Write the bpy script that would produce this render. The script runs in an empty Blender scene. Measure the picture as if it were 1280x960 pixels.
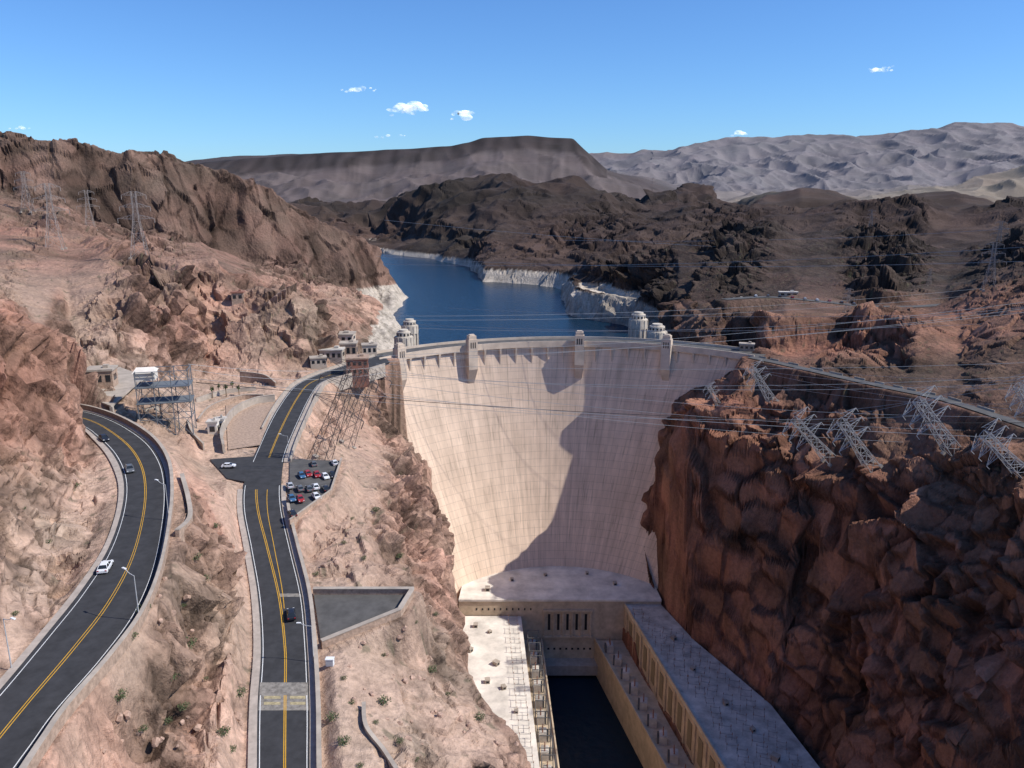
import bpy, math, random, bmesh
import numpy as np
from mathutils import Vector, Matrix
from mathutils.geometry import delaunay_2d_cdt
random.seed(7); np.random.seed(7)
P=math.radians(13.8); F=1000.0; CH=270.0
cp,sp=math.cos(P),math.sin(P)
def dirv(u,v):
    b=(480-v)/F
    return ((u-640)/F, cp+sp*b, -sp+cp*b)
def py(u,v,y):
    d=dirv(u,v); t=y/d[1]; return (d[0]*t,y,CH+d[2]*t)
def pz(u,v,z):
    d=dirv(u,v); t=(z-CH)/d[2]; return (d[0]*t,d[1]*t,z)
def pf(u,v,fn):
    z=180
    for i in range(12): z=fn(pz(u,v,z)[1])
    return pz(u,v,z)
# ---------------- noise
def _h(ix,iy,iz):
    n=(ix.astype(np.uint32)*np.uint32(374761393)+iy.astype(np.uint32)*np.uint32(668265263)+iz.astype(np.uint32)*np.uint32(2147483647-58))
    n=(n^(n>>np.uint32(13)))*np.uint32(1274126177)
    n=n^(n>>np.uint32(16))
    return n
G=np.array([[1,1,0],[-1,1,0],[1,-1,0],[-1,-1,0],[1,0,1],[-1,0,1],[1,0,-1],[-1,0,-1],[0,1,1],[0,-1,1],[0,1,-1],[0,-1,-1],[1,1,0],[-1,1,0],[0,-1,1],[0,-1,-1]],dtype=np.float32)
def perlin(x,y,z):
    x=x.astype(np.float32);y=y.astype(np.float32);z=z.astype(np.float32)
    fx,fy,fz=np.floor(x),np.floor(y),np.floor(z)
    ix,iy,iz=fx.astype(np.int64),fy.astype(np.int64),fz.astype(np.int64)
    x=x-fx;y=y-fy;z=z-fz
    u=x*x*x*(x*(x*6-15)+10);v=y*y*y*(y*(y*6-15)+10);w=z*z*z*(z*(z*6-15)+10)
    r=0
    for a in (0,1):
        wa=u if a else 1-u
        for b in (0,1):
            wb=v if b else 1-v
            for c in (0,1):
                wc=w if c else 1-w
                g=G[(_h(ix+a,iy+b,iz+c)&np.uint32(15)).astype(np.int64)]
                r=r+wa*wb*wc*(g[...,0]*(x-a)+g[...,1]*(y-b)+g[...,2]*(z-c))
    return r
def facet(x0,y0,z0_):
    x=x0*.86+y0*.42+z0_*.28;y=-x0*.45+y0*.88+z0_*.08;z=-x0*.21-y0*.20+z0_*.95
    bx,by,bz=[np.floor(q-.5).astype(np.int64) for q in (x,y,z)]
    best=np.full(x.shape,1e9,np.float32);sec=best.copy();rr=np.zeros(x.shape,np.float32);pp=rr.copy()
    for a in (0,1):
        for b in (0,1):
            for c in (0,1):
                h=_h(bx+a,by+b,bz+c)
                f=lambda s:((h>>np.uint32(s))&np.uint32(255)).astype(np.float32)/255
                dx=x-(bx+a+.15+.7*f(0));dy=y-(by+b+.15+.7*f(8));dz=z-(bz+c+.15+.7*f(16))
                r=f(24);h2=_h(bx+a+91,by+b+17,bz+c+5)
                g=lambda s:((h2>>np.uint32(s))&np.uint32(255)).astype(np.float32)/127.5-1
                d=np.maximum(np.maximum(np.abs(dx),np.abs(dy)),np.abs(dz))+.15*(np.abs(dx)+np.abs(dy)+np.abs(dz))
                pl=dx*g(0)+dy*g(8)+dz*g(16)
                m=d<best
                sec=np.where(m,best,np.minimum(sec,d))
                rr=np.where(m,r,rr);pp=np.where(m,pl,pp);best=np.where(m,d,best)
    e=sec-best
    k=np.clip(e*11,0,1)
    hh=(.14+(rr-.5)*.55+pp*1.1)*k-.07
    return hh,rr,e
def sstep(a,b,x):
    t=np.clip((x-a)/(b-a),0,1); return t*t*(3-2*t)
# ---------------- breaklines
PINK=(.49,.335,.25);RED=(.30,.165,.115);PALE=(.40,.25,.18);HILL=(.26,.155,.112);LC=(.175,.112,.084);RW=(.275,.138,.09)
DK=(.050,.036,.030);DK2=(.070,.049,.039);MESA=(.080,.064,.060);TAL=(.125,.10,.094);FAR=(.185,.168,.172);TAN=(.25,.205,.16);REDH=(.135,.083,.06);BLF=(.30,.15,.10)  # FAR and MESA have distance haze mixed into the rock colour
V=[];E=[]
def line(pts,r=1.0,c=PINK,closed=False):
    i0=len(V)
    for p in pts: V.append((p[0],p[1],p[2],r,c[0],c[1],c[2]))
    for i in range(len(pts)-1): E.append((i0+i,i0+i+1))
def Y(l): return [py(*p) for p in l]
line([(38,46,-4),(40,150,-4),(45,250,-4),(45,330,-4),(36,400,-4),(34,428,-4)],.3,RW)
line([(8,46,0),(14,100,0),(8,150,2),(-2,200,4),(-14,260,8),(-28,330,10),(-34,400,22),(-38,432,38)],.6,RED)
line([(24,46,138),(20,95,142)]+Y([(662,940,150),(632,900,158),(592,850,172),(574,790,195),(566,730,240),(554,650,310),(537,600,380),(505,545,425),(484,462,437)]),.35,PALE)
line([(-8,60,166),(-12,95,168)]+Y([(600,960,136),(560,900,148),(500,880,143),(430,870,138)]),1,PINK)
line(Y([(385,700,195),(450,665,212),(480,690,207),(525,722,207),(545,700,240)]),1,PALE)
line(Y([(430,640,228),(470,600,270),(510,600,300),(490,560,345),(465,530,375)]),1.1,PALE)
line(Y([(400,540,310),(405,510,345),(430,487,388),(472,466,418)]),.8,PALE)
line(Y([(100,960,99),(150,920,108),(180,870,116),(200,800,128),(225,700,153),(235,650,172),(236,600,214),(215,548,258)]),1.1,PALE)
line(Y([(250,960,113),(240,930,118),(262,860,134),(275,800,150),(280,740,170),(282,680,187),(280,640,203),(265,600,235),(250,560,268)]),1,PALE)
line([pz(250,500,182),pz(300,498,181),pz(345,500,181)],.1,PINK)
line([pz(262,560,181),pz(300,565,181)],.1,PINK)
line(Y([(100,485,296),(130,497,272),(170,480,320),(220,480,350),(260,470,382)]),.3,PINK)
line([(-75,60,204)]+Y([(-60,860,104),(0,790,118),(0,740,127),(50,660,162),(85,620,185),(110,590,203),(118,560,222)]),.5,PINK)
line([(-95,60,216)]+Y([(-80,760,110),(0,670,138),(0,610,160),(60,590,186),(100,580,207)]),.7,PALE)
line([(-140,80,250)]+Y([(-150,600,150),(-60,470,175),(0,530,190),(50,520,205)]),1.2,RED)
line([(-250,120,300)]+Y([(-200,330,200),(-60,370,210),(0,398,215),(40,432,220),(80,472,228),(105,502,236),(116,540,232)]),1.2,RED)
line(Y([(-200,360,300),(0,370,330),(60,415,305),(100,458,294)]),1.2,HILL)
line(Y([(-200,320,400),(0,330,420),(80,350,405),(160,390,350),(200,428,362),(240,452,382)]),1.3,HILL)
line(Y([(-260,270,560),(0,290,560),(100,305,560),(170,320,470),(230,322,445),(265,318,450),(300,362,438),(350,362,443),(400,384,448),(410,425,440)]),1.3,HILL)
line(Y([(255,462,392),(330,472,378),(385,460,402),(408,452,418),(430,445,440)]),.7,PALE)
line(Y([(250,395,420),(320,410,415),(385,418,420)]),1.3,PALE)
line([(-250,520,200)]+Y([(330,372,520),(395,395,520),(425,420,500),(455,425,490)]),.8,HILL)
line(Y([(-260,225,690),(0,240,698),(60,255,706),(130,278,732),(220,294,765),(300,322,815),(380,345,865),(440,364,920),(472,372,968)]),1,LC)
line(Y([(-260,130,720),(0,162,722),(60,179,732),(140,188,762),(200,190,792),(240,202,812),(270,213,832),(340,235,882),(400,276,932),(440,298,965),(462,313,990),(484,340,1010)]),.62,LC)
line(Y([(-260,180,900),(0,190,950),(200,220,1000),(340,262,1080),(440,318,1080)]),.7,LC)
line([pz(505,371,134),pz(478,382,134),pz(492,395,134),pz(502,410,134),pz(515,425,134),(-88,640,134),(-86,540,134),(-80,470,150)],.4,PALE)
line(Y([(395,388,640),(430,378,700),(470,376,800),(490,362,980)]),.8,PALE)
line([(-140,1032,134),(-190,1150,134),(-330,1300,134),(-410,1500,136),(-390,1700,138)],.6,LC)
line([(34,478,90),(34,560,80),(30,700,80),(-10,1000,90),(-80,1300,90),(-200,1500,95),(-270,1640,110)],.2,LC)
shp=[(-900,2000,150),(-390,1780,138),pz(479,316,134),pz(540,324,134),pz(588,334,134),pz(600,351,134),pz(650,354,134),pz(700,359,134),pz(716,364,134),pz(705,372,134),pz(712,386,134),pz(716,396,134),pz(785,407,134),(140,700,134),(150,600,134),(150,520,134),(150,475,150)]
line(shp,.4,DK2)
line([(x*(y+d)/y+ex,y+d,h) for (x,y,z),d,ex,h in zip(shp[2:15],(22,22,18,12,12,12,14,14,12,10,10,4,0),(0,0,0,0,0,0,10,8,6,4,6,8,10),(146,148,150,153,153,153,157,160,162,162,164,166,168))],.7,DK2)
line(Y([(0,262,2600),(400,268,2600),(430,285,2300),(470,298,2050),(540,298,1750),(590,304,1520),(612,316,1340),(650,316,1300),(700,318,1270),(735,328,1180)]),1.1,DK2)
line(Y([(0,245,3600),(390,262,3600),(425,266,2700),(470,264,2500),(500,244,2300),(560,232,2200),(600,223,2150),(632,219,2100),(700,225,2100),(760,240,2000),(800,258,1900),(815,272,1700)]),1.0,DK)
line(Y([(530,272,1950),(560,280,1750),(620,270,1650),(680,272,1600),(720,280,1600)]),1.2,DK)
line([(-400,3300,190),(-120,3000,200),(300,2700,190)],.7,DK)
line(Y([(722,338,1160),(745,312,1230),(800,284,1300),(870,272,1400),(930,272,1450),(1000,270,1450),(1080,251,1500),(1140,250,1500),(1200,264,1500),(1280,252,1450),(1400,236,1450)]),1.1,DK)
line(Y([(790,335,1180),(880,314,1230),(1000,310,1230),(1150,308,1230),(1280,296,1200),(1400,280,1200)]),1.0,DK2)
line(Y([(722,350,1060),(760,328,1000),(820,326,880),(845,310,880),(880,294,920),(930,280,950),(1000,292,950),(1060,288,950),(1110,304,900),(1200,316,850),(1280,296,780),(1420,276,760)]),1.2,DK)
line(Y([(745,368,930),(790,374,860),(830,368,760),(850,360,690),(1000,352,690),(1100,358,650),(1180,368,610),(1280,340,560),(1420,300,540)]),1,DK2)
line(Y([(850,372,660),(905,388,560),(945,404,510),(950,430,460)]),.8,REDH)
line(Y([(980,384,570),(1080,388,560),(1160,385,560)]),.3,REDH)
line(Y([(956,402,480),(985,393,478),(1030,396,474),(1060,391,476),(1110,400,462),(1150,405,445),(1200,402,460),(1280,378,440),(1420,330,420)]),1.1,BLF)
line(Y([(962,444,462),(1000,440,466),(1050,438,462),(1110,443,440)]),.9,BLF)
line(Y([(950,440,448),(1000,452,425),(1050,460,402),(1140,470,380),(1200,452,392),(1280,440,372),(1420,400,350)]),1,REDH)
line(Y([(945,447,437),(1060,473,385),(1180,500,338),(1280,533,298),(1420,590,255)]),.6,REDH)
line(Y([(938,452,440),(905,472,436),(880,497,436),(838,523,440),(824,560,443),(814,620,442),(804,680,440),(801,714,441)]),.5,RW)
line(Y([(862,512,400),(905,520,388),(960,562,368),(1010,592,348),(1080,604,320),(1180,582,298),(1280,612,258),(1420,680,215)])+[(200,120,190),(200,50,190)],1.05,RW)
line([(83,437,40),(85,414,38),(94,371,36),(106,346,34),(118,318,32),(126,278,28),(134,220,15),(138,150,8),(138,46,5)],.4,RW)
line([(137,345,95),(150,262,105),(155,200,105),(165,100,110)],1.1,RW)
line([(320,46,200),(330,150,205),(340,250,210),(400,400,215),(520,600,240)],.5,REDH)
# far
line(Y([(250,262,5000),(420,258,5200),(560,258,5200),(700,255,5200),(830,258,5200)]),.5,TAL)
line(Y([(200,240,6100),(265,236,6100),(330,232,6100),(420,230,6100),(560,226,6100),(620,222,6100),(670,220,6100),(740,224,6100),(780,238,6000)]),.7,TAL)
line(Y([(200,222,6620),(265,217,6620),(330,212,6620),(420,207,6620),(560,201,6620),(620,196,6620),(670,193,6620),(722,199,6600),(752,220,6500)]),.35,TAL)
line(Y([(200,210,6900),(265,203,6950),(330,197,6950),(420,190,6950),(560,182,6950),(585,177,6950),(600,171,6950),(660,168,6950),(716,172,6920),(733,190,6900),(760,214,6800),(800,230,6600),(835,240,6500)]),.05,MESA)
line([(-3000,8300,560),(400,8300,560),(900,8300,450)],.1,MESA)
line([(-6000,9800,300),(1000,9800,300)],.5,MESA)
line(Y([(800,258,2800),(830,246,2900),(860,232,3000),(885,240,3000),(915,260,3000)]),.7,DK)
line(Y([(900,268,3200),(1000,266,3200),(1100,266,3300),(1280,264,3400),(1400,262,3400)]),.5,DK2)
line(Y([(930,262,3600),(960,243,3600),(1000,233,3600),(1035,238,3600),(1075,260,3600)]),.3,DK)
line(Y([(1105,262,4200),(1150,240,4200),(1178,240,4200),(1212,260,4200)]),.3,DK)
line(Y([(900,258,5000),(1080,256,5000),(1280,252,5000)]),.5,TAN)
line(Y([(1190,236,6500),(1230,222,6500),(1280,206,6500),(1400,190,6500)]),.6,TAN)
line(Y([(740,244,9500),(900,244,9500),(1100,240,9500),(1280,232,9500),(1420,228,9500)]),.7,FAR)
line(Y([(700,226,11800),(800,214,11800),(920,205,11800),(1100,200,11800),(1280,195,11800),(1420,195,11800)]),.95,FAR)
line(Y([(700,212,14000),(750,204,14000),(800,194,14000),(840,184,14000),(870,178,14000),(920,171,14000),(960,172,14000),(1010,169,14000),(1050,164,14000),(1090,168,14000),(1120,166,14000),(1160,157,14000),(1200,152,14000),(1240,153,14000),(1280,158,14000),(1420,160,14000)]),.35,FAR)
AM0,AM1=-1.0,1.4
for yy,zl,zr in ((44,200,190),(17500,250,250)):
    line([(AM0*yy*1.02,yy,zl),(AM1*yy*1.02,yy,zr)],.5,RED)
for yy,zz in ((120,290),(300,270),(600,270),(1200,250),(3000,200),(8000,250)):
    V.append((AM0*1.02*yy,yy,zz,.6)+RED)
for yy,zz in ((120,195),(300,205),(600,230),(1200,250),(3000,200),(8000,250)):
    V.append((AM1*1.02*yy,yy,zz,.6)+DK2)
VA=np.array(V,dtype=np.float64)
SC=3.0
pa=np.stack([VA[:,0]/VA[:,1]*SC,np.log(VA[:,1])],1)
res=delaunay_2d_cdt([Vector(p) for p in pa],E,[],0,1e-5)
tv=np.array([[v.x,v.y] for v in res[0]]); orig=res[3]
tval=np.zeros((len(tv),5))
for i,o in enumerate(orig):
    if o: tval[i]=VA[o[0],2:]
    else:
        d=((pa-tv[i])**2).sum(1); k=np.argsort(d)[:3]; w=1/(d[k]+1e-6); tval[i]=(VA[k,2:]*w[:,None]).sum(0)/w.sum()
# ---------------- grid
acol=np.concatenate([np.arange(AM0,-.72,.006),np.arange(-.72,.17,.0015),np.arange(.17,.24,.0005),np.arange(.24,.50,.0008),np.arange(.50,.76,.0011),np.arange(.76,AM1,.006)])
lg=math.log
srow=np.concatenate([np.arange(lg(45),lg(230),.0036),np.arange(lg(230),lg(450),.0025),np.arange(lg(450),lg(650),.0036),np.arange(lg(650),lg(1010),.0018),np.arange(lg(1010),lg(2300),.0034),np.arange(lg(2300),lg(9000),.0065),np.arange(lg(9000),lg(14500),.0035),np.arange(lg(14500),lg(17500),.03)])
NA,NS=len(acol),len(srow)
print('grid',NA,NS)
val=np.zeros((NS,NA,5),dtype=np.float32); val[...,0]=200; val[...,1]=.5;val[...,2:]=RED
for f in res[2]:
    t=tv[list(f)]; q=tval[list(f)]
    c0,c1=np.searchsorted(acol,t[:,0].min()/SC-1e-6),np.searchsorted(acol,t[:,0].max()/SC+1e-6)
    r0,r1=np.searchsorted(srow,t[:,1].min()-1e-6),np.searchsorted(srow,t[:,1].max()+1e-6)
    if c1<=c0 or r1<=r0: continue
    A,S=np.meshgrid(acol[c0:c1]*SC,srow[r0:r1])
    (x1,y1),(x2,y2),(x3,y3)=t[0],t[1],t[2]
    den=(y2-y3)*(x1-x3)+(x3-x2)*(y1-y3)
    if abs(den)<1e-12: continue
    l1=((y2-y3)*(A-x3)+(x3-x2)*(S-y3))/den; l2=((y3-y1)*(A-x3)+(x1-x3)*(S-y3))/den; l3=1-l1-l2
    m=(l1>=-1e-5)&(l2>=-1e-5)&(l3>=-1e-5)
    vv=l1[...,None]*q[0]+l2[...,None]*q[1]+l3[...,None]*q[2]
    sub=val[r0:r1,c0:c1]; sub[m]=vv[m]
def blur(a,n,it):
    for _ in range(it):
        for ax in (0,1):
            p=np.pad(a,[(n,n) if k==ax else (0,0) for k in range(a.ndim)],mode='edge')
            cs=np.cumsum(p,axis=ax,dtype=np.float64)
            cs=np.concatenate([np.zeros_like(np.take(cs,[0],axis=ax)),cs],axis=ax)
            L=a.shape[ax]
            a=((np.take(cs,range(2*n+1,2*n+1+L),axis=ax)-np.take(cs,range(0,L),axis=ax))/(2*n+1)).astype(np.float32)
    return a
AA,SS=np.meshgrid(acol,srow); YY=np.exp(SS); XX=AA*YY
farm=(YY>5500)&(YY<8000)
z0=np.where(farm,blur(val[...,0],1,1),blur(val[...,0],2,2))
rg=np.where(farm,blur(val[...,1],1,1),blur(val[...,1],6,2)); colr=np.where(farm[...,None],blur(val[...,2:],2,1),blur(val[...,2:],8,2))
zs_=blur(z0,5,2)
dzr=np.gradient(zs_,axis=0);dyr=np.gradient(YY,axis=0);dxr=np.gradient(XX,axis=0)
dzc=np.gradient(zs_,axis=1);dxc=np.gradient(XX,axis=1)
gx=dzc/dxc; gy=(dzr-gx*dxr)/dyr
nl=np.sqrt(gx*gx+gy*gy+1); nx,ny,nz=-gx/nl,-gy/nl,1/nl
slope=1-nz
gs=np.maximum(np.sqrt(dyr**2+dxr**2+dzr**2),np.sqrt(dxc**2+dzc**2))
gs=np.maximum(blur(gs.astype(np.float32),4,1),YY*.0014)
leftcliff=sstep(560,680,YY)*(1-sstep(1100,1300,YY))*(XX<-60)
D=np.zeros_like(z0);CN=np.zeros_like(z0);ED=np.ones_like(z0)
lam=1024.0;k=0
zst=1.0-.6*leftcliff
ampf=.36+.5*sstep(450,900,YY)+.55*sstep(1200,2500,YY)-.3*leftcliff
while lam>=1.0:
    w=sstep(2.5,4.5,lam/gs)*(1-sstep(.12,.24,lam/YY))
    if w.max()>0:
        n=perlin(XX/lam+k*13.7,YY/lam+k*23.3,z0*zst*.9/lam+k*4.1)
        fr=np.maximum(sstep(900,2000,YY),leftcliff)
        rg1=(.50-np.abs(n)*2.4);rn=(rg1 if k%2 else n*1.2)*(1-fr)+rg1*fr
        D+=w*rn*lam*.15*ampf
        CN+=w*n*.4
    lam/=1.9;k+=1
D*=(.35+1.0*np.clip(slope*2.2,0,1)+.25*sstep(1500,3000,YY))
om=np.clip(.32+.9*perlin(XX/(YY*.09+6),YY/(YY*.09+6),z0/60)*1.8+slope*2.4,0.06,1.2)
om=om*(1-.30*sstep(900,1300,YY))*(1-.5*sstep(3000,5000,YY))
wx=perlin(XX/30,YY/30,z0/30)*3;wy=perlin(XX/30+7,YY/30+3,z0/30)*3
zf=1.0-.55*leftcliff
bigf=1-.25*leftcliff
for lam,cf,cc in ((1.0,.20,.18),(2.0,.26,.22),(4.2,.36,.32),(9,.41,.38),(20,.34,.32),(44,.25,.24),(100,.16,.15),(260,.06,.1)):
    w=sstep(2.6,4.6,lam/gs)*(1-sstep(.06,.14,lam/YY))
    if lam>15: w=w*bigf
    ii=np.where((w>0.01).ravel())[0]
    if len(ii)==0: continue
    ws=min(1,lam/18)
    X=(XX.ravel()[ii]+wx.ravel()[ii]*ws)/lam;Y_=(YY.ravel()[ii]+wy.ravel()[ii]*ws)/lam;Z_=z0.ravel()[ii]*zf.ravel()[ii]/lam
    h,r,e=facet(X.astype(np.float32),Y_.astype(np.float32),Z_.astype(np.float32))
    ww=w.ravel()[ii];o_=om.ravel()[ii]
    D.ravel()[ii]+=ww*h*lam*cf*o_
    CN.ravel()[ii]+=ww*(r-.5)*cc*np.minimum(1,o_)
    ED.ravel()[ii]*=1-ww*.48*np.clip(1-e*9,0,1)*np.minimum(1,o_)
D*=rg
D*=1-.45*((z0<164)&(YY>484)&(YY<2300))
near_ph=1-sstep(6,22,np.hypot(np.maximum(np.maximum(-30-XX,XX-80),0),np.maximum(np.maximum(200-YY,YY-448),0)))
D*=1-.75*near_ph*(z0<70)
PX=XX+nx*D;PY=YY+ny*D;PZ=z0+nz*D
# ---------------- mesh builder
COL=bpy.context.scene.collection
class MB:
    def __init__(s): s.v=[];s.f=[];s.m=[]
    def add(s,vs,fs,mi=0):
        o=len(s.v); s.v+=[tuple(p) for p in vs]; s.f+=[tuple(i+o for i in f) for f in fs]; s.m+=[mi]*len(fs); return s
    def box(s,c,d,rz=0,mi=0,tx=1,ty=1):
        cx,cy,cz=c;dx,dy,dz=d[0]/2,d[1]/2,d[2]/2; vs=[]
        for zz,sx,sy in ((-dz,1,1),(dz,tx,ty)):
            for a,b in ((-1,-1),(1,-1),(1,1),(-1,1)):
                x,y=a*dx*sx,b*dy*sy
                vs.append((cx+x*math.cos(rz)-y*math.sin(rz),cy+x*math.sin(rz)+y*math.cos(rz),cz+zz))
        return s.add(vs,[(3,2,1,0),(4,5,6,7),(0,1,5,4),(1,2,6,5),(2,3,7,6),(3,0,4,7)],mi)
    def beam(s,a,b,w,mi=0):
        a=Vector(a);b=Vector(b);d=(b-a).normalized();up=Vector((0,0,1)) if abs(d.z)<.9 else Vector((1,0,0))
        x=d.cross(up).normalized()*w/2;y=d.cross(x).normalized()*w/2
        vs=[a-x-y,a+x-y,a+x+y,a-x+y,b-x-y,b+x-y,b+x+y,b-x+y]
        return s.add(vs,[(3,2,1,0),(4,5,6,7),(0,1,5,4),(1,2,6,5),(2,3,7,6),(3,0,4,7)],mi)
    def cyl(s,a,b,r0,r1=None,n=12,mi=0):
        r1=r0 if r1 is None else r1
        a=Vector(a);b=Vector(b);d=(b-a).normalized();up=Vector((0,0,1)) if abs(d.z)<.9 else Vector((1,0,0))
        x=d.cross(up).normalized();y=x.cross(d).normalized();vs=[]
        for c,r in ((a,r0),(b,r1)):
            for i in range(n):
                t=2*math.pi*i/n; vs.append(c+x*math.cos(t)*r+y*math.sin(t)*r)
        fs=[(i,(i+1)%n,n+(i+1)%n,n+i) for i in range(n)]+[tuple(range(n))[::-1],tuple(range(n,2*n))]
        return s.add(vs,fs,mi)
    def prism(s,poly,z0,z1,mi=0,top=None):
        n=len(poly); top=top or poly
        vs=[(p[0],p[1],z0) for p in poly]+[(p[0],p[1],z1) for p in top]
        return s.add(vs,[(i,(i+1)%n,n+(i+1)%n,n+i) for i in range(n)]+[tuple(range(n))[::-1],tuple(range(n,2*n))],mi)
    def obj(s,name,mats,parent=None,smooth=False,fix=True,**kw):
        me=bpy.data.meshes.new(name); me.from_pydata(s.v,[],s.f)
        if not isinstance(mats,(list,tuple)): mats=[mats]
        for m in mats: me.materials.append(m)
        for p,mi in zip(me.polygons,s.m): p.material_index=mi
        if smooth: me.polygons.foreach_set('use_smooth',[True]*len(me.polygons))
        me.update()
        if fix:
            bm=bmesh.new();bm.from_mesh(me);bmesh.ops.recalc_face_normals(bm,faces=bm.faces);bm.to_mesh(me);bm.free()
        o=bpy.data.objects.new(name,me);COL.objects.link(o)
        if parent: o.parent=parent
        tag(o,**kw); return o
def tag(o,label=None,category=None,group=None,kind=None):
    if label:o['label']=label
    if category:o['category']=category
    if group:o['group']=group
    if kind:o['kind']=kind
    return o
def dup(o,loc,rz=0,rot=None,sc=1,mats=None,**kw):
    n=o.copy();COL.objects.link(n);n.location=loc;n.rotation_euler=rot if rot else (0,0,rz);n.scale=(sc,sc,sc)
    for c in o.children:
        m=c.copy();COL.objects.link(m);m.parent=n
    if mats and 'self' in mats:
        n.data=o.data.copy();n.data.materials[0]=mats['self']
    tag(n,**kw);return n
# ---------------- materials
def mat(name,c,rough=.85,var=.15,scale=.5,bump=0,metal=0,spec=.3,c2=None):
    m=bpy.data.materials.new(name);m.use_nodes=True;nt=m.node_tree;b=nt.nodes['Principled BSDF']
    b.inputs['Roughness'].default_value=rough;b.inputs['Metallic'].default_value=metal;b.inputs['Specular IOR Level'].default_value=spec
    g=nt.nodes.new('ShaderNodeNewGeometry');n=nt.nodes.new('ShaderNodeTexNoise');n.inputs['Scale'].default_value=scale;n.inputs['Detail'].default_value=5;n.inputs['Roughness'].default_value=.65
    nt.links.new(g.outputs['Position'],n.inputs['Vector'])
    r=nt.nodes.new('ShaderNodeValToRGB');r.color_ramp.elements[0].position=.3;r.color_ramp.elements[1].position=.7
    c2=c2 or tuple(min(1,x*(1+var)) for x in c);c1=tuple(x*(1-var) for x in c)
    r.color_ramp.elements[0].color=(*c1,1);r.color_ramp.elements[1].color=(*c2,1)
    nt.links.new(n.outputs['Fac'],r.inputs['Fac']);nt.links.new(r.outputs['Color'],b.inputs['Base Color'])
    if bump:
        bp=nt.nodes.new('ShaderNodeBump');bp.inputs['Strength'].default_value=.6;bp.inputs['Distance'].default_value=bump
        nt.links.new(n.outputs['Fac'],bp.inputs['Height']);nt.links.new(bp.outputs['Normal'],b.inputs['Normal'])
    return m
M={}
M['asph']=mat('asphalt',(.042,.042,.045),.9,.28,.35)
M['asph2']=mat('asphalt_worn',(.10,.095,.09),.9,.3,.25)
M['conc']=mat('concrete',(.40,.34,.28),.9,.22,.3)
M['cream']=mat('concrete_cream',(.58,.47,.37),.9,.2,.15)
M['tan']=mat('concrete_tan',(.52,.41,.29),.9,.25,.2)
M['walk']=mat('sidewalk',(.40,.34,.29),.9,.2,.6)
M['pinkw']=mat('masonry_pink',(.38,.27,.20),.9,.35,1.2,.1)
M['yel']=mat('yellow_paint',(.60,.33,.03),.7,.1)
M['wht']=mat('white_paint',(.75,.75,.73),.7,.1)
M['dark']=mat('dark_opening',(.02,.02,.022),.5,.2)
M['steel']=mat('galvanised_steel',(.42,.42,.42),.6,.1)
M['steelb']=mat('steel_blue_grey',(.15,.165,.18),.6,.15)
M['steeld']=mat('steel_dark',(.13,.13,.13),.6,.1)
M['cabd']=mat('cable_dark',(.06,.055,.05),.6,.1)
M['roofw']=mat('roof_white',(.70,.64,.56),.9,.30,.09)
M['roofg']=mat('roof_grey',(.50,.46,.41),.9,.38,.16)
M['blue']=mat('blue_roof',(.22,.29,.36),.6,.1)
M['brick']=mat('brown_copper_wall',(.28,.13,.09),.8,.2)
M['bay']=mat('window_bay',(.24,.19,.12),.6,.1)
M['glass']=mat('dark_glass',(.02,.025,.03),.08,.1,spec=.6)
M['tyre']=mat('tyre_rubber',(.02,.02,.02),.9,.1)
M['green']=mat('leaf_green',(.09,.115,.05),.8,.35,3)
M['trunk']=mat('palm_trunk',(.16,.11,.07),.9,.2,3)
M['redlight']=mat('red_tail_light',(.4,.02,.02),.4,.1)
M['headl']=mat('headlight_lens',(.7,.7,.7),.2,.05)
M['bould']=mat('boulder_rock',(.42,.28,.21),.95,.4,1.2,.4)
for n,c in dict(pw=(.75,.75,.75),pb=(.02,.02,.025),pg=(.12,.125,.13),pr=(.35,.03,.03),pbl=(.05,.13,.25),ps=(.45,.46,.48)).items(): M[n]=mat('car_paint_'+n,c,.3,.03,spec=.5)
# ---------------- roads
def cr(pts,n):
    P_=np.array(pts,dtype=float);m=len(P_);t=np.linspace(0,m-1,n);out=[]
    for q in t:
        i=min(int(q),m-2);f=q-i
        p0,p1,p2,p3=P_[max(i-1,0)],P_[i],P_[i+1],P_[min(i+2,m-1)]
        out.append(.5*((2*p1)+(-p0+p2)*f+(2*p0-5*p1+4*p2-p3)*f*f+(-p0+3*p1-3*p2+p3)*f**3))
    return np.array(out)
LRp=[((-110,990),(5,990)),((-80,950),(25,960)),((-40,905),(45,932)),((0,862),(75,890)),((60,790),(132,825)),((100,740),(172,770)),((133,690),(195,715)),((150,645),(206,660)),((155,610),(209,615)),((150,585),(203,580)),((138,564),(185,553)),((120,546),(155,532)),((104,534),(125,519)),((80,527),(95,512)),((40,522),(50,508))]
LRL=cr([pz(*a,197) for a,b in LRp],160);LRR=cr([pz(*b,197) for a,b in LRp],160)
zc=lambda y:float(np.interp(y,[100,120,158,190,240,300,365,420],[170.3,171,173,176.3,179.5,180.6,181,179.3]))
CRp=[((321,1010),(388,1010)),((321,960),(387,960)),((322,880),(387,880)),((326,810),(384,810)),((322,745),(378,745)),((312,685),(364,685)),((303,635),(353,635)),((306,600),(352,600)),((320,565),(358,565)),((340,522),(376,522)),((358,494),(391,492)),((372,480),(403,478)),((400,467),(425,471)),((440,454),(455,463)),((478,443),(488,453))]
CRL=cr([pf(*a,zc) for a,b in CRp],180);CRR=cr([pf(*b,zc) for a,b in CRp],180)
ARp=[(938,446),(985,456),(1060,473),(1120,486),(1180,499),(1280,531),(1380,566)]
ARC=cr([pz(u,v,179.5+i*.3) for i,(u,v) in enumerate(ARp)],60)
PLp=[(905,374),(960,371),(1020,376),(1080,382),(1140,383),(1185,380)]
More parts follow.
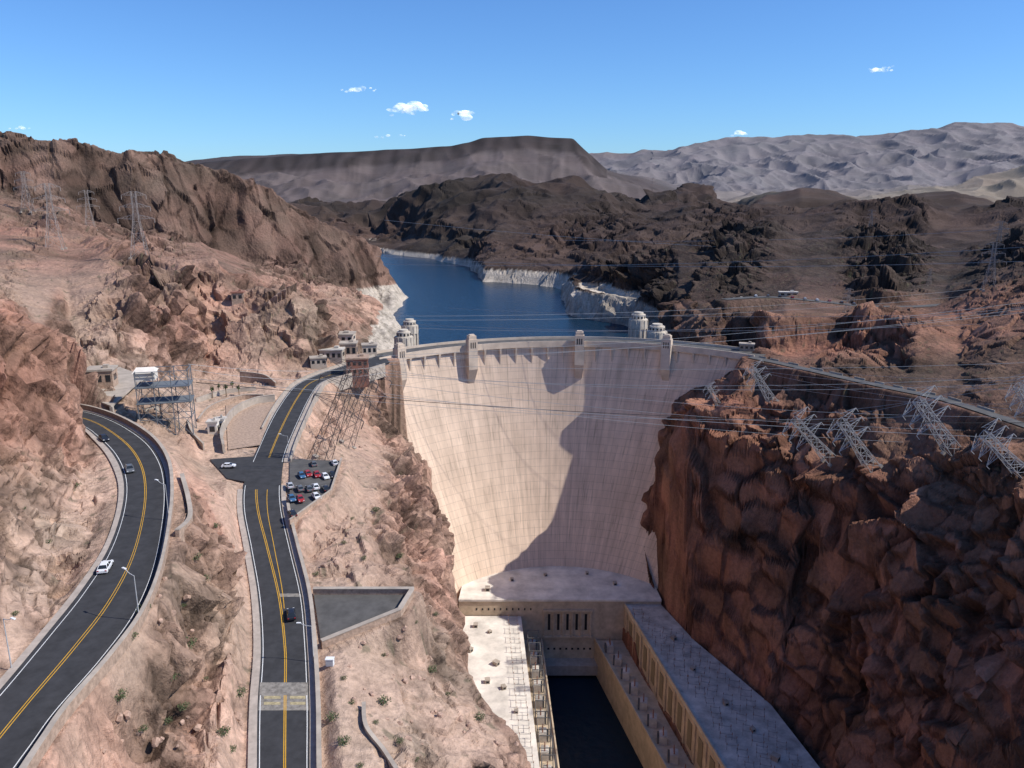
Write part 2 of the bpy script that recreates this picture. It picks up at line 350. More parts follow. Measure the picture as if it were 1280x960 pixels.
PLC=cr([py(u,v,y) for (u,v),y in zip(PLp,(590,600,590,575,570,580))],40)
def offs(C,d):
    T=np.gradient(C[:,:2],axis=0);T/=np.linalg.norm(T,axis=1)[:,None]+1e-9
    o=C.copy();o[:,0]+=T[:,1]*d;o[:,1]-=T[:,0]*d;return o
def ribbon(name,A,B,mt,dz=0,down=0,**kw):
    mb=MB();n=len(A)
    vs=[(*a[:2],a[2]+dz) for a in A]+[(*b[:2],b[2]+dz) for b in B]
    mb.add(vs,[(i,i+1,n+i+1,n+i) for i in range(n-1)])
    if down:
        vs=[(*a[:2],a[2]+dz-down) for a in A]+[(*b[:2],b[2]+dz-down) for b in B]
        o=len(mb.v);mb.v+=vs
        for i in range(n-1):
            mb.f+=[(i,i+1,o+i+1,o+i),(n+i,n+i+1,o+n+i+1,o+n+i)];mb.m+=[0,0]
        mb.f+=[(0,n,o+n,o),(n-1,2*n-1,o+2*n-1,o+n-1)];mb.m+=[0,0]
    return mb.obj(name,mt,**kw)
ST=dict(kind='structure')
def flat(pts,hw,blend,dz=-.4):
    pts=np.array(pts);m=(PX>pts[:,0].min()-hw-blend)&(PX<pts[:,0].max()+hw+blend)&(PY>pts[:,1].min()-hw-blend)&(PY<pts[:,1].max()+hw+blend)
    ii=np.where(m.ravel())[0]
    X=XX.ravel();Yv=YY.ravel();px,py_,pz_=PX.ravel(),PY.ravel(),PZ.ravel()
    for s in range(0,len(ii),20000):
        j=ii[s:s+20000]
        d=np.hypot(X[j][:,None]-pts[None,:,0],Yv[j][:,None]-pts[None,:,1])-hw
        k=d.argmin(1);dm=d[np.arange(len(j)),k];w=1-sstep(0,blend,dm)
        px[j]+=(X[j]-px[j])*w;py_[j]+=(Yv[j]-py_[j])*w;pz_[j]+=(pts[k,2]+dz-pz_[j])*w
def quadpts(q,n=10):
    q=[np.array(p,dtype=float) for p in q];o=[]
    for i in range(n):
        for j in range(n):
            a,b=i/(n-1),j/(n-1);o.append((1-a)*((1-b)*q[0]+b*q[1])+a*((1-b)*q[3]+b*q[2]))
    return np.array(o)
LOT=[pz(362,574,179.9),pz(427,576,179.9),pz(414,616,179.6),pz(362,654,179.2)]
TRI=[pf(392,742,zc),pz(516,742,175.5),pz(500,768,175),pf(402,808,zc)]
PLZ=[pz(282,504,181.3),pz(345,500,181.3),pz(325,556,180.6),pz(285,562,180.6)]
SIDE=[pz(262,574,180.4),pz(318,570,180.0),pz(306,602,179.7),pz(284,598,180)]
flat((LRL+LRR)/2,7.8,4.5)
flat(PLC,6,10)
flat(ARC,4.2,5)
flat(quadpts(LOT),2,5)
flat(quadpts(TRI),2,3)
flat(quadpts(PLZ),2,5)
flat(quadpts(SIDE),2,5)
flat(quadpts([pz(245,486,183),pz(330,484,182.5),pz(330,494,182),pz(245,500,182)]),2,5,-.1)
flat((CRL+CRR)/2,6.9,3.5)
def inpoly(poly,X,Y2):
    m=np.zeros(XX.shape,bool);n=len(poly)
    for i in range(n):
        x1,y1=poly[i][:2];x2,y2=poly[(i+1)%n][:2]
        c=((y1>Y2)!=(y2>Y2))&(X<(x2-x1)*(Y2-y1)/(y2-y1+1e-9)+x1);m^=c
    return m
def cap(poly,z):
    for X,Y2 in ((PX,PY),(XX,YY)):
        m=inpoly(poly,X,Y2);PZ[m]=np.minimum(PZ[m],z)
        PX[m]=XX[m];PY[m]=YY[m]
cap([(55,450),(78,440),(83,412),(94,371),(105,346),(117,318),(124,278),(135,220),(95,220),(80,277),(58,412)],30)
cap([(-20,410),(22,410),(26,200),(0,200)],-2)
cap([(18,410),(62,410),(95,220),(25,220)],-3)
cap([(-29,406),(6,412),(12,240),(-8,240),(-22,330)],28)
for X,Y2 in ((PX,PY),(XX,YY)):
    m=(np.hypot(X-27,Y2-373)<77)&(Y2>400)&(X<80)&(X>-30);PZ[m]=np.minimum(PZ[m],28);PX[m]=XX[m];PY[m]=YY[m]
# ---------------- colour
slp=1-nz
c=colr.copy()
fd=1-.7*sstep(3500,5500,YY)
nb=perlin(XX/60+5,YY/60,z0/30)+.6*perlin(XX/17+9,YY/17,z0/9)
nb2=perlin(XX/400+5,YY/400,z0/90)+.6*perlin(XX/130+9,YY/130,z0/40)
wf=sstep(500,1500,YY)
nbm=nb*(1-wf)+nb2*wf
c*=(1+(.30*nbm+.75*CN)*fd)[...,None]
c[...,0]*=1+.14*nbm*fd
c*=ED[...,None]  # crevice shade along the facet cracks, darkened into the colour
grav=(1-sstep(.05,.28,slp))*(1-sstep(300,520,YY))*(1-np.clip(om-.35,0,1)*.8)*(1-sstep(40,90,XX))
gc=np.array([.52,.37,.275]);c=c*(1-.6*grav[...,None])+gc*.6*grav[...,None]*(1+.2*nb[...,None])
st=sstep(.05,.4,perlin(XX/9,YY/9,z0/30)+.5*perlin(XX/3.5,YY/3.5,z0/12))*sstep(.15,.5,slp)*(1-sstep(400,1200,YY))
c*=(1-.25*st)[...,None]
st2=sstep(.0,.4,perlin(XX/28+3,YY/28,z0/60))*sstep(.1,.4,slp)*sstep(400,700,YY)*(1-sstep(2000,4000,YY))
c*=(1-.3*st2)[...,None]
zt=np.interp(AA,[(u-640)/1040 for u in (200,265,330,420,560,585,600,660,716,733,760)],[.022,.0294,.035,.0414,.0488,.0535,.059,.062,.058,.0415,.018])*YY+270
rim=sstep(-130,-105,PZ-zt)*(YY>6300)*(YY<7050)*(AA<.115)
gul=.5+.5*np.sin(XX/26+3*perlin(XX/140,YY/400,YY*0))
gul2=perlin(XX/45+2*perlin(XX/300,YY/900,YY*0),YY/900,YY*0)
c*=(1-.58*rim*(.6+.4*gul))[...,None]  # dark cliff rock, deepened further as painted shading of the cliff band
tm=sstep(5200,5600,YY)*(1-sstep(6650,6800,YY))
c*=(1+.34*tm*gul2)[...,None]
rgt=((PX>60)&(YY<1100))*1.0
rt=np.interp(YY,[500,900,1000,1300,1500,2000],[151,156,152,150,142,140])+2.5*perlin(XX/50,YY/50,z0/40)+5*rgt
ring=(1-sstep(-.4,.4,PZ-rt))*sstep(484,492,YY)*(YY<2300)
rc=np.array([.50,.43,.35])*(1+.10*np.sin(PZ*2.1+2*nb)+.2*perlin(XX/24,YY/24,PZ/2.0)+.25*perlin(XX/60,YY/60,PZ/9))[...,None]*(1-.25*rgt*(YY<840))[...,None]*(.4+.6*ED[...,None])
c=c*(1-ring[...,None])+rc*ring[...,None]
sp_=sstep(.45,.52,perlin(XX/3.1,YY/3.1,z0*0))*(1-sstep(.2,.5,slp))*(YY>130)*(YY<900)*.55
c=c*(1-sp_[...,None])+np.array([.10,.10,.06])*sp_[...,None]
c=np.clip(c,.01,.8)
nv=NA*NS
co=np.stack([PX,PY,PZ],-1).reshape(-1,3).astype(np.float32)
idx=np.arange(nv).reshape(NS,NA)
fq=np.stack([idx[:-1,:-1],idx[:-1,1:],idx[1:,1:],idx[1:,:-1]],-1).reshape(-1,4)
me=bpy.data.meshes.new('ground')
me.vertices.add(nv);me.vertices.foreach_set('co',co.ravel())
me.loops.add(fq.size);me.loops.foreach_set('vertex_index',fq.ravel().astype(np.int32))
me.polygons.add(len(fq));me.polygons.foreach_set('loop_start',np.arange(0,fq.size,4,dtype=np.int32));me.polygons.foreach_set('loop_total',np.full(len(fq),4,dtype=np.int32))
me.polygons.foreach_set('use_smooth',np.zeros(len(fq),dtype=bool))
me.update()
ca=me.color_attributes.new('Col','FLOAT_COLOR','POINT')
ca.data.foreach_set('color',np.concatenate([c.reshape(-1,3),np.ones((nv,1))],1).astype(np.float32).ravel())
gm=bpy.data.materials.new('desert_rock');gm.use_nodes=True;nt=gm.node_tree;b=nt.nodes['Principled BSDF'];b.inputs['Roughness'].default_value=.95;b.inputs['Specular IOR Level'].default_value=.15
at=nt.nodes.new('ShaderNodeAttribute');at.attribute_name='Col';g=nt.nodes.new('ShaderNodeNewGeometry')
def noise(s,d=5,r=.7):
    n=nt.nodes.new('ShaderNodeTexNoise');n.inputs['Scale'].default_value=s;n.inputs['Detail'].default_value=d;n.inputs['Roughness'].default_value=r;nt.links.new(g.outputs['Position'],n.inputs['Vector']);return n
n1=noise(.6,5,.72)
vo=nt.nodes.new('ShaderNodeTexVoronoi');vo.feature='F1';vo.distance='CHEBYCHEV';vo.inputs['Scale'].default_value=.35
mp_=nt.nodes.new('ShaderNodeMapping');mp_.inputs['Rotation'].default_value=(.4,.3,.6);mp_.inputs['Scale'].default_value=(1,1,.7);nt.links.new(g.outputs['Position'],mp_.inputs['Vector']);nt.links.new(mp_.outputs[0],vo.inputs['Vector'])
mr=nt.nodes.new('ShaderNodeMapRange');mr.inputs[1].default_value=.3;mr.inputs[2].default_value=.7;mr.inputs[3].default_value=.72;mr.inputs[4].default_value=1.26
nt.links.new(n1.outputs['Fac'],mr.inputs[0])
vm=nt.nodes.new('ShaderNodeVectorMath');vm.operation='SCALE';nt.links.new(at.outputs['Color'],vm.inputs[0]);nt.links.new(mr.outputs[0],vm.inputs['Scale'])
nt.links.new(vm.outputs[0],b.inputs['Base Color'])
hm=nt.nodes.new('ShaderNodeMath');hm.operation='MULTIPLY_ADD';hm.inputs[1].default_value=-.8;nt.links.new(vo.outputs['Distance'],hm.inputs[0]);nt.links.new(n1.outputs['Fac'],hm.inputs[2])
b1=nt.nodes.new('ShaderNodeBump');b1.inputs['Strength'].default_value=.75;b1.inputs['Distance'].default_value=1.2;nt.links.new(hm.outputs[0],b1.inputs['Height'])
nt.links.new(b1.outputs['Normal'],b.inputs['Normal'])
me.materials.append(gm)
go=bpy.data.objects.new('ground',me);COL.objects.link(go);tag(go,label='rugged red and brown desert canyon terrain with mountains',category='ground',kind='structure')
def gz(x,y):
    a=np.searchsorted(acol,x/y);s=np.searchsorted(srow,math.log(y));a=min(max(a,1),NA-1);s=min(max(s,1),NS-1)
    return float((PZ[s,a]+PZ[s-1,a-1])/2)
def hit(u,v,y0=60,y1=1500):
    y=y0
    while y<y1:
        p=py(u,v,y)
        if p[2]<=gz(p[0],y): return (p[0],y,gz(p[0],y))
        y*=1.002
    return None
# ---------------- water
def water(name,poly,z,deep,lab):
    mb=MB();mb.add([(x,y,z) for x,y in poly],[tuple(range(len(poly)))])
    m=bpy.data.materials.new(name+'_water');m.use_nodes=True;nt=m.node_tree;b=nt.nodes['Principled BSDF'];b.inputs['Base Color'].default_value=(*deep,1);b.inputs['Roughness'].default_value=.2;b.inputs['Specular IOR Level'].default_value=.10
    g=nt.nodes.new('ShaderNodeNewGeometry');n=nt.nodes.new('ShaderNodeTexNoise');n.inputs['Scale'].default_value=.2;n.inputs['Detail'].default_value=5;nt.links.new(g.outputs['Position'],n.inputs['Vector'])
    bp=nt.nodes.new('ShaderNodeBump');bp.inputs['Distance'].default_value=1.2;bp.inputs['Strength'].default_value=.7;nt.links.new(n.outputs['Fac'],bp.inputs['Height']);nt.links.new(bp.outputs['Normal'],b.inputs['Normal'])
    return mb.obj(name,m,label=lab,category='water',kind='structure')
DCX,DCY,DR=34,336,140
arc=[(DCX+148*math.sin(math.radians(t)),DCY+148*math.cos(math.radians(t))) for t in range(-50,56,5)]
water('lake',arc[::-1]+[(-700,480),(-900,1900),(600,1900),(400,480)],134,(.006,.023,.046),'deep blue lake between rocky shores')
water('river',[(0,40),(10,260),(-5,412),(60,412),(110,260),(120,40)],0,(.010,.022,.034),'dark calm river below the dam')
# ---------------- road meshes
ribbon('road',LRL,LRR,M['asph'],0,label='dark curved two lane mountain road',category='road',**ST)
ribbon('road',CRL,CRR,M['asph'],0,label='dark road leading to the dam crest',category='road',**ST)
ribbon('road',offs(ARC,-2.8),offs(ARC,2.8),M['asph2'],0,label='narrow grey road across the rock shelf',category='road',**ST)
ribbon('road',offs(PLC,-4.0),offs(PLC,4.0),M['asph2'],0,label='pale road on the rocky plateau',category='road',**ST)
def stripe(L,R,f,w,mt,nm,dz,i0=0,i1=None):
    A=L[i0:i1];B=R[i0:i1];W=np.linalg.norm(B-A,axis=1)[:,None]
    a=A+(B-A)*(f-w/2/W);b_=A+(B-A)*(f+w/2/W)
    ribbon(nm,a,b_,mt,dz,label='painted line on the road',category='road marking',**ST)
for f in (.482,.518): stripe(LRL,LRR,f,.17,M['yel'],'road_marking',.02)
for f in (.07,.93): stripe(LRL,LRR,f,.15,M['wht'],'road_marking',.02)
for f in (.51,.545): stripe(CRL,CRR,f,.17,M['yel'],'road_marking',.02,0,38)
def diag(L,R,f0,f1,i0,i1,w,mt):
    A=L[i0:i1];B=R[i0:i1];W=np.linalg.norm(B-A,axis=1)[:,None];f=np.linspace(f0,f1,len(A))[:,None]
    ribbon('road_marking',A+(B-A)*(f-w/2/W),A+(B-A)*(f+w/2/W),mt,.02,label='painted line on the road',category='road marking',**ST)
diag(CRL,CRR,.51,.33,37,86,.17,M['yel']);diag(CRL,CRR,.545,.37,37,86,.17,M['yel'])
diag(CRL,CRR,.56,.64,48,86,.17,M['yel'])
for f in (.482,.518): stripe(CRL,CRR,f,.17,M['yel'],'road_marking',.02,100,170)
for f in (.05,.95): stripe(CRL,CRR,f,.15,M['wht'],'road_marking',.02,0,88)
for f in (.05,.95): stripe(CRL,CRR,f,.15,M['wht'],'road_marking',.02,98,175)
def across(L,R,v0,v1,f0,f1,mt,dz,lab):
    yy0,yy1=pf(350,v0,zc)[1],pf(350,v1,zc)[1]
    q=[]
    for y,f in ((yy0,f0),(yy0,f1),(yy1,f1),(yy1,f0)):
        lx_=np.interp(y,L[:90,1],L[:90,0]);rx_=np.interp(y,R[:90,1],R[:90,0]);q.append((lx_+(rx_-lx_)*f,y,zc(y)+dz))
    mb=MB();mb.add(q,[(0,1,2,3)]);mb.obj('road_marking',mt,label=lab,category='road marking',**ST)
M['pale']=mat('pale_asphalt',(.23,.21,.185),.9,.45,1.1)
M['tanp']=mat('tan_worn_paint',(.38,.32,.19),.9,.4,1.6)
across(CRL,CRR,888,853,0.02,.98,M['pale'],.012,'pale worn crossing band on the road')
for f0,f1 in ((.12,.44),(.62,.92)):
    for v0,v1 in ((881,877.5),(873.5,870)): across(CRL,CRR,v0,v1,f0,f1,M['tanp'],.03,'worn pale yellow stripe on the crossing')
across(CRL,CRR,746,742,.5,.97,M['pale'],.012,'pale worn stop bar on the road')
def fo(L,R,side,d0,d1):
    W=np.linalg.norm(R-L,axis=1)[:,None];U=(R-L)/W
    return (R+U*d0,R+U*d1) if side>0 else (L-U*d0,L-U*d1)
a,b_=fo(LRL,LRR,-1,0,1.6);ribbon('pavement',a,b_,M['walk'],.05,.5,label='concrete gutter beside the road',category='pavement',**ST)
a,b_=fo(LRL,LRR,1,0,1.2);ribbon('pavement',a,b_,M['walk'],.12,.6,label='concrete strip beside the parapet',category='pavement',**ST)
a,b_=fo(CRL,CRR,-1,0,1.6);ribbon('pavement',a[:86],b_[:86],M['walk'],.12,.6,label='concrete sidewalk with kerb',category='pavement',**ST)
a,b_=fo(CRL,CRR,1,0,1.4);ribbon('pavement',a[:88],b_[:88],M['walk'],.14,.6,label='concrete sidewalk with kerb',category='pavement',**ST)
a,b_=fo(CRL,CRR,1,0,2.2);ribbon('pavement',a[98:176],b_[98:176],M['walk'],.15,.6,label='wide pale sidewalk to the dam',category='pavement',**ST)
a,b_=fo(CRL,CRR,-1,0,1.2);ribbon('pavement',a[106:176],b_[106:176],M['walk'],.15,.6,label='pale sidewalk to the dam',category='pavement',**ST)
def wall(A,B,mt,h,down,lab):
    o=ribbon('parapet_wall',A,B,mt,h,down,label=lab,category='wall')
    C=(A+B)/2;W=(B-A)
    ribbon('coping',C-W*.65,C+W*.65,M['conc'],h+.16,.155,parent=o)
    return o
a,b_=fo(LRL,LRR,1,1.2,1.9);wall(a,b_,M['pinkw'],1.6,6,'pink masonry parapet wall along the curved road')
a,b_=fo(CRL,CRR,1,1.4,2.1);wall(a[:78],b_[:78],M['pinkw'],1.3,4,'masonry wall beside the sidewalk')
a,b_=fo(CRL,CRR,1,2.2,2.6);wall(a[98:176],b_[98:176],M['conc'],1.0,7,'tall concrete retaining wall carrying the dam road')
a,b_=fo(CRL,CRR,-1,1.2,1.6);wall(a[110:176],b_[110:176],M['conc'],1.0,5,'concrete retaining wall beside the plaza')
def lin(pts,n):
    P_=np.array(pts,dtype=float);t=np.linspace(0,len(P_)-1,n);i=np.minimum(t.astype(int),len(P_)-2);f=(t-i)[:,None];return P_[i]*(1-f)+P_[i+1]*f
def pwall(pts,h,down,w,mt,lab,n=40,straight=False):
    C=lin(pts,n) if straight else cr(pts,n);A,B=offs(C,-w/2),offs(C,w/2);return wall(A,B,mt,h,down,lab)
pwall([TRI[0],TRI[1],TRI[2],TRI[3]],1.4,6,.9,M['pinkw'],'thick masonry wall around the triangular lot',61,True)
pwall([LOT[1],LOT[2],LOT[3]],1,3,.4,M['pinkw'],'low wall edging the car park',21,True)
pwall([pz(344,502,181.2),pz(318,506,181),pz(292,520,181),pz(278,545,181),pz(280,566,180.6)],3.0,3,.7,M['conc'],'curved pale retaining wall on the plaza')
pwall([pz(330,499,181.6),pz(300,500,181.6),pz(265,512,181.6),pz(248,530,181.6)],2.0,3,.5,M['pinkw'],'stone terrace wall above the plaza',24)
pwall([pz(320,488,182.4),pz(280,492,182.4),pz(245,503,182.4)],1.6,3,.5,M['conc'],'pale terrace wall beside the palms',24)
pwall([pz(345,484,182),pz(330,474,183),pz(300,470,184)],2.2,5,.5,M['pinkw'],'stone terrace wall under the cliff',24)
pwall([pz(232,520,182.5),pz(240,545,182),pz(255,562,181.4)],2.2,5,.5,M['conc'],'concrete retaining wall below the switchyard',24)
pts_=[hit(*q) for q in ((228,600),(236,630),(238,655),(222,672))]
if all(pts_): pwall(pts_,1.6,6,.8,M['pinkw'],'curved stone retaining wall below the road bend',24)
pts_=[hit(*q) for q in ((455,885),(458,915),(480,945),(500,975))]
if all(pts_): pwall(pts_,1.2,4,.6,M['conc'],'weathered concrete retaining wall on the slope',24)
for f in np.arange(0,1,.085):
    i=int(2+f*44);C=ARC[i:i+3];A,B=offs(C,-3.5),offs(C,-3.2);ribbon('guard_wall',A,B,M['conc'],.8,2.5,label='pale concrete guard wall segment beside the shelf road',category='wall',group='pale guard walls on the shelf road')
def pad(q,mt,nm,lab,dz=0):
    mb=MB();mb.add([(p[0],p[1],p[2]+dz) for p in q],[(0,1,2,3)]);return mb.obj(nm,mt,label=lab,category='pavement',kind='structure')
pad(LOT,M['asph2'],'car_park','grey asphalt car park beside the road',-.03)
pad(TRI,M['asph2'],'car_park','empty triangular asphalt lot on the cliff',-.03)
pad(PLZ,M['pinkw'],'plaza','pink paved visitor plaza',-.06)
pad(SIDE,M['asph'],'road','short asphalt side road at the junction',-.03)
# ---------------- dam
def dR(s): return 140-65*(1-s)**1.15
def dYm(s): return 476-28*(1-s)**1.9
NT,NZ=110,60
mb=MB();vs=[];uv=[]
for j in range(NZ+1):
    s=j/NZ;z=30+149*s;s2=max(0,(z-44)/135);R=dR(s2) if z>44 else 75;ym=dYm(s2) if z>44 else 448
    for i in range(NT+1):
        t=math.radians(-62+i*(120/NT));vs.append((DCX+(1-s2)*-7+R*math.sin(t),ym-R+R*math.cos(t),z));uv.append((t*140,z))
W_=NT+1
fs=[(j*W_+i,j*W_+i+1,(j+1)*W_+i+1,(j+1)*W_+i) for j in range(NZ) for i in range(NT)]
mb.add(vs,fs)
dm=bpy.data.materials.new('dam_concrete');dm.use_nodes=True;nt=dm.node_tree;b=nt.nodes['Principled BSDF'];b.inputs['Roughness'].default_value=.9;b.inputs['Specular IOR Level'].default_value=.2
uvn=nt.nodes.new('ShaderNodeUVMap')
br=nt.nodes.new('ShaderNodeTexBrick');br.offset=0;br.squash=1;br.inputs['Scale'].default_value=1;br.inputs['Brick Width'].default_value=9.5;br.inputs['Row Height'].default_value=4.5;br.inputs['Mortar Size'].default_value=.16;br.inputs['Mortar Smooth'].default_value=.8
br.inputs['Color1'].default_value=(.77,.59,.45,1);br.inputs['Color2'].default_value=(.81,.625,.48,1);br.inputs['Mortar'].default_value=(.56,.43,.33,1)
nt.links.new(uvn.outputs[0],br.inputs['Vector'])
def mp(sx,sy,d=5):
    m=nt.nodes.new('ShaderNodeMapping');m.inputs['Scale'].default_value=(sx,sy,1);nt.links.new(uvn.outputs[0],m.inputs['Vector']);n=nt.nodes.new('ShaderNodeTexNoise');n.inputs['Scale'].default_value=1;n.inputs['Detail'].default_value=d;n.inputs['Roughness'].default_value=.6;nt.links.new(m.outputs[0],n.inputs['Vector']);return n
def rng(n,a,b_,c_,d_):
    r1=nt.nodes.new('ShaderNodeMapRange')
    for i,q in enumerate((a,b_,c_,d_)): r1.inputs[i+1].default_value=q
    nt.links.new(n.outputs['Fac'],r1.inputs[0]);return r1
r1=rng(mp(.25,.02),.35,.7,1.06,.78);r2=rng(mp(.04,.04),.3,.7,.84,1.08);r3=rng(mp(.7,.05,4),.55,.67,1.0,.72)
mm_=nt.nodes.new('ShaderNodeMath');mm_.operation='MULTIPLY';nt.links.new(r1.outputs[0],mm_.inputs[0]);nt.links.new(r2.outputs[0],mm_.inputs[1])
m3=nt.nodes.new('ShaderNodeMath');m3.operation='MULTIPLY';nt.links.new(mm_.outputs[0],m3.inputs[0]);nt.links.new(r3.outputs[0],m3.inputs[1])
vv=nt.nodes.new('ShaderNodeVectorMath');vv.operation='SCALE';nt.links.new(br.outputs['Color'],vv.inputs[0]);nt.links.new(m3.outputs[0],vv.inputs['Scale']);nt.links.new(vv.outputs[0],b.inputs['Base Color'])
dam=mb.obj('dam',dm,smooth=True,fix=False,label='huge curved concrete arch dam spanning the canyon',category='dam')
ul=dam.data.uv_layers.new(name='UVMap')
for lp in dam.data.loops: ul.data[lp.index].uv=uv[lp.vertex_index]
def arcbox(mb,R0,R1,z0,z1,t0,t1,n):
    for i in range(n):
        ta,tb=[math.radians(t0+(t1-t0)*k/n) for k in (i,i+1)]
        q=[(DCX+R*math.sin(t),DCY+R*math.cos(t)) for R,t in ((R0,ta),(R1,ta),(R1,tb),(R0,tb))]
        mb.prism(q,z0,z1)
mb=MB();arcbox(mb,138.6,154,177.4,178.8,-50,46,90);mb.obj('crest_road',M['asph2'],parent=dam,label='roadway along the top of the dam')
mb=MB();arcbox(mb,141.5,151,90,177.4,-50,48,60);mb.obj('upstream_wall',M['cream'],parent=dam)
mb=MB();arcbox(mb,138.3,138.8,176.6,180.2,-50,46,90);mb.obj('parapet',M['cream'],parent=dam)
mb=MB();arcbox(mb,153.6,154.1,177,180.2,-50,46,90);mb.obj('parapet',M['cream'],parent=dam)
for k in range(-46,46,4):
    mb=MB();t=math.radians(k+.9);c_,s_=math.cos(t),math.sin(t);w=.6
    def q(r,zz,ww): return (DCX+r*s_+c_*ww,DCY+r*c_-s_*ww,zz)
    vs=[q(138.2,176.5,-w),q(138.2,176.5,w),q(140.6,176.5,w),q(140.6,176.5,-w),q(140,165,-w*.3),q(140,165,w*.3),q(141,165,w*.3),q(141,165,-w*.3)]
    mb.add(vs,[(0,1,2,3),(7,6,5,4),(0,1,5,4),(1,2,6,5),(2,3,7,6),(3,0,4,7)])
    mb.obj('corbel',M['cream'],parent=dam)
for u,yy in ((496,436),(588,466),(724,475),(835,462)):
    x=(u-640)/F*yy/.98;t=math.asin((x-DCX)/140)
    mb=MB();R=137.4;cx,cy=DCX+R*math.sin(t),DCY+R*math.cos(t)
    mb.box((cx,cy,175),(5.6,4.8,18),-t);mb.box((cx,cy,185),(4.6,3.8,2),-t);mb.box((cx,cy,186.3),(3.2,2.4,.8),-t)
    q=[(-2.8,-2.4),(2.8,-2.4),(2.8,2.4),(-2.8,2.4)]
    rot=lambda a,b:(cx+a*math.cos(-t)-b*math.sin(-t),cy+a*math.sin(-t)+b*math.cos(-t))
    mb.prism([rot(a*.7,b*.4+2.4) for a,b in q],157,166,top=[rot(a,b) for a,b in q])
    tw=mb.obj('crest_tower',M['cream'],parent=dam)
    for dx in (-1.3,0,1.3):
        mb=MB();p=rot(dx,-2.42);mb.box((p[0],p[1],180.5),(.6,.08,3.5),-t);mb.obj('window',M['dark'],parent=tw)
# ---------------- powerhouse
front=408
arcp=[(27+75.5*math.sin(math.radians(t)),373+75.5*math.cos(math.radians(t))) for t in range(-48,50,4)]
poly=[(-30,front)]+arcp+[(84,front)]
mb=MB();mb.prism(poly,8,44)
ph=mb.obj('powerhouse',M['tan'],label='concrete powerhouse at the foot of the dam',category='building')
mb=MB();mb.prism([(x,y-(.5 if y==front else -.4)) for x,y in poly],44.003,45.2);mb.obj('roof',M['roofw'],parent=ph,label='curved pale flat roof')
for i in range(5):
    mb=MB();x=21+i*5.2;mb.box((x,front-.02,31),(1.4,.3,10));mb.obj('window',M['dark'],parent=ph)
for i in range(6):
    mb=MB();mb.box((18.4+i*5.2,front-.5,30),(1.1,1.0,15));mb.obj('pilaster',M['tan'],parent=ph)
for zz,hh in ((38.4,1.2),(22,1.2)):
    mb=MB();mb.box((31.5,front-.7,zz),(28,1.4,hh));mb.obj('ledge',M['tan'],parent=ph)
for x in np.arange(-20,14,3.4):
    mb=MB();mb.box((float(x),front-.02,39),(.8,.2,1.3));mb.obj('window',M['dark'],parent=ph)
for x in list(np.arange(14,62,3.4)):
    mb=MB();mb.box((float(x),front-.02,14),(1.2,.2,1.2));mb.obj('window',M['dark'],parent=ph)
mb=MB();mb.prism([(5,408),(62,408),(62,400),(5,400)],2,8);mb.obj('base_slab',M['conc'],parent=ph)
ri=[(63.5,407.5),(86,277),(96,218)];ro=[(82,411),(93.5,371),(104.5,346),(116.5,318),(123.5,278),(134,220)]
def lx(line_,y):
    ys=[p[1] for p in line_][::-1];xs=[p[0] for p in line_][::-1];return float(np.interp(y,ys,xs))
mb=MB();mb.prism(ri+ro[::-1],-2,41)
rw=mb.obj('powerhouse_wing',M['tan'],label='long powerhouse wing against the shaded cliff',category='building')
mb=MB();mb.prism([(p[0]-.5,p[1]) for p in ri]+[(p[0]+1,p[1]) for p in ro[::-1]],41.003,42);mb.obj('roof',M['roofg'],parent=rw)
ang=math.atan2(277-407.5,86-63.5)
for k in range(15):
    y=402-k*12;x=lx(ri,y)
    mb=MB();mb.box((x-.3,y,31),(1.6,.7,19.6),ang);mb.obj('pilaster',M['tan'],parent=rw)
    mb=MB();mb.box((lx(ri,y-6)-.05,y-6,31),(4.5,.5,13),ang);mb.obj('window',M['bay'],parent=rw)
de=[(47,407),(68,304),(84,220)]
mb=MB();mb.prism([(p[0]+.4,p[1]-.4) for p in ri]+de[::-1],-2,20);mb.obj('transformer_deck',M['tan'],parent=rw)
mb=MB();mb.prism([(x-.01,y) for x,y in de]+[(x+.7,y) for x,y in de[::-1]],20.003,21.2);mb.obj('parapet',M['tan'],parent=rw)
mb=MB();mb.prism([(p[0]-.5,p[1]-.1) for p in ri]+[(p[0]+.3,p[1]-.1) for p in ri[::-1]],42.003,43.2);mb.obj('parapet',M['tan'],parent=rw)
li=[(4.5,407.5),(11,285),(14,235)]
mb=MB();mb.prism(li+[(-10,235),(-17,290),(-31,400),(-31,407.5)],-2,34)
lw=mb.obj('powerhouse_wing',M['cream'],label='sunlit powerhouse wing with white flat roof',category='building')
mb=MB();mb.prism([(5.1,407.4),(11.6,285),(14.6,235),(-10,235),(-17,290),(-31,400),(-31,407.4)],34.003,35);mb.obj('roof',M['roofw'],parent=lw)
dl=[(17.0,407.5),(21,304),(25,235)]
mb=MB();mb.prism([(p[0]+.4,p[1]-.1) for p in li]+dl[::-1],-2,20);mb.obj('transformer_deck',M['tan'],parent=lw)
mb=MB();mb.prism([(x-.7,y-.1) for x,y in dl]+[(x+.01,y-.1) for x,y in dl[::-1]],20.003,21.2);mb.obj('parapet',M['tan'],parent=lw)
mb=MB();mb.box((0,0,2.2),(3.6,5,4.4));mb.box((0,0,4.6),(3.2,4.4,.4))
tr=mb.obj('power_transformer',M['roofg'],label='grey power transformer on the powerhouse deck',category='transformer',group='power transformers on the decks')
for yy in (-1.5,0,1.5):
    mb=MB();mb.cyl((0,yy,4.8),(0,yy,7.2),.32,.16,8);mb.obj('bushing',M['brick'],parent=tr)
mb=MB();mb.box((-1.95,0,2.2),(.3,4.6,.5))
for yy in np.arange(-2.2,2.3,.55): mb.box((-2.3,yy,2.2),(.9,.12,3.4))
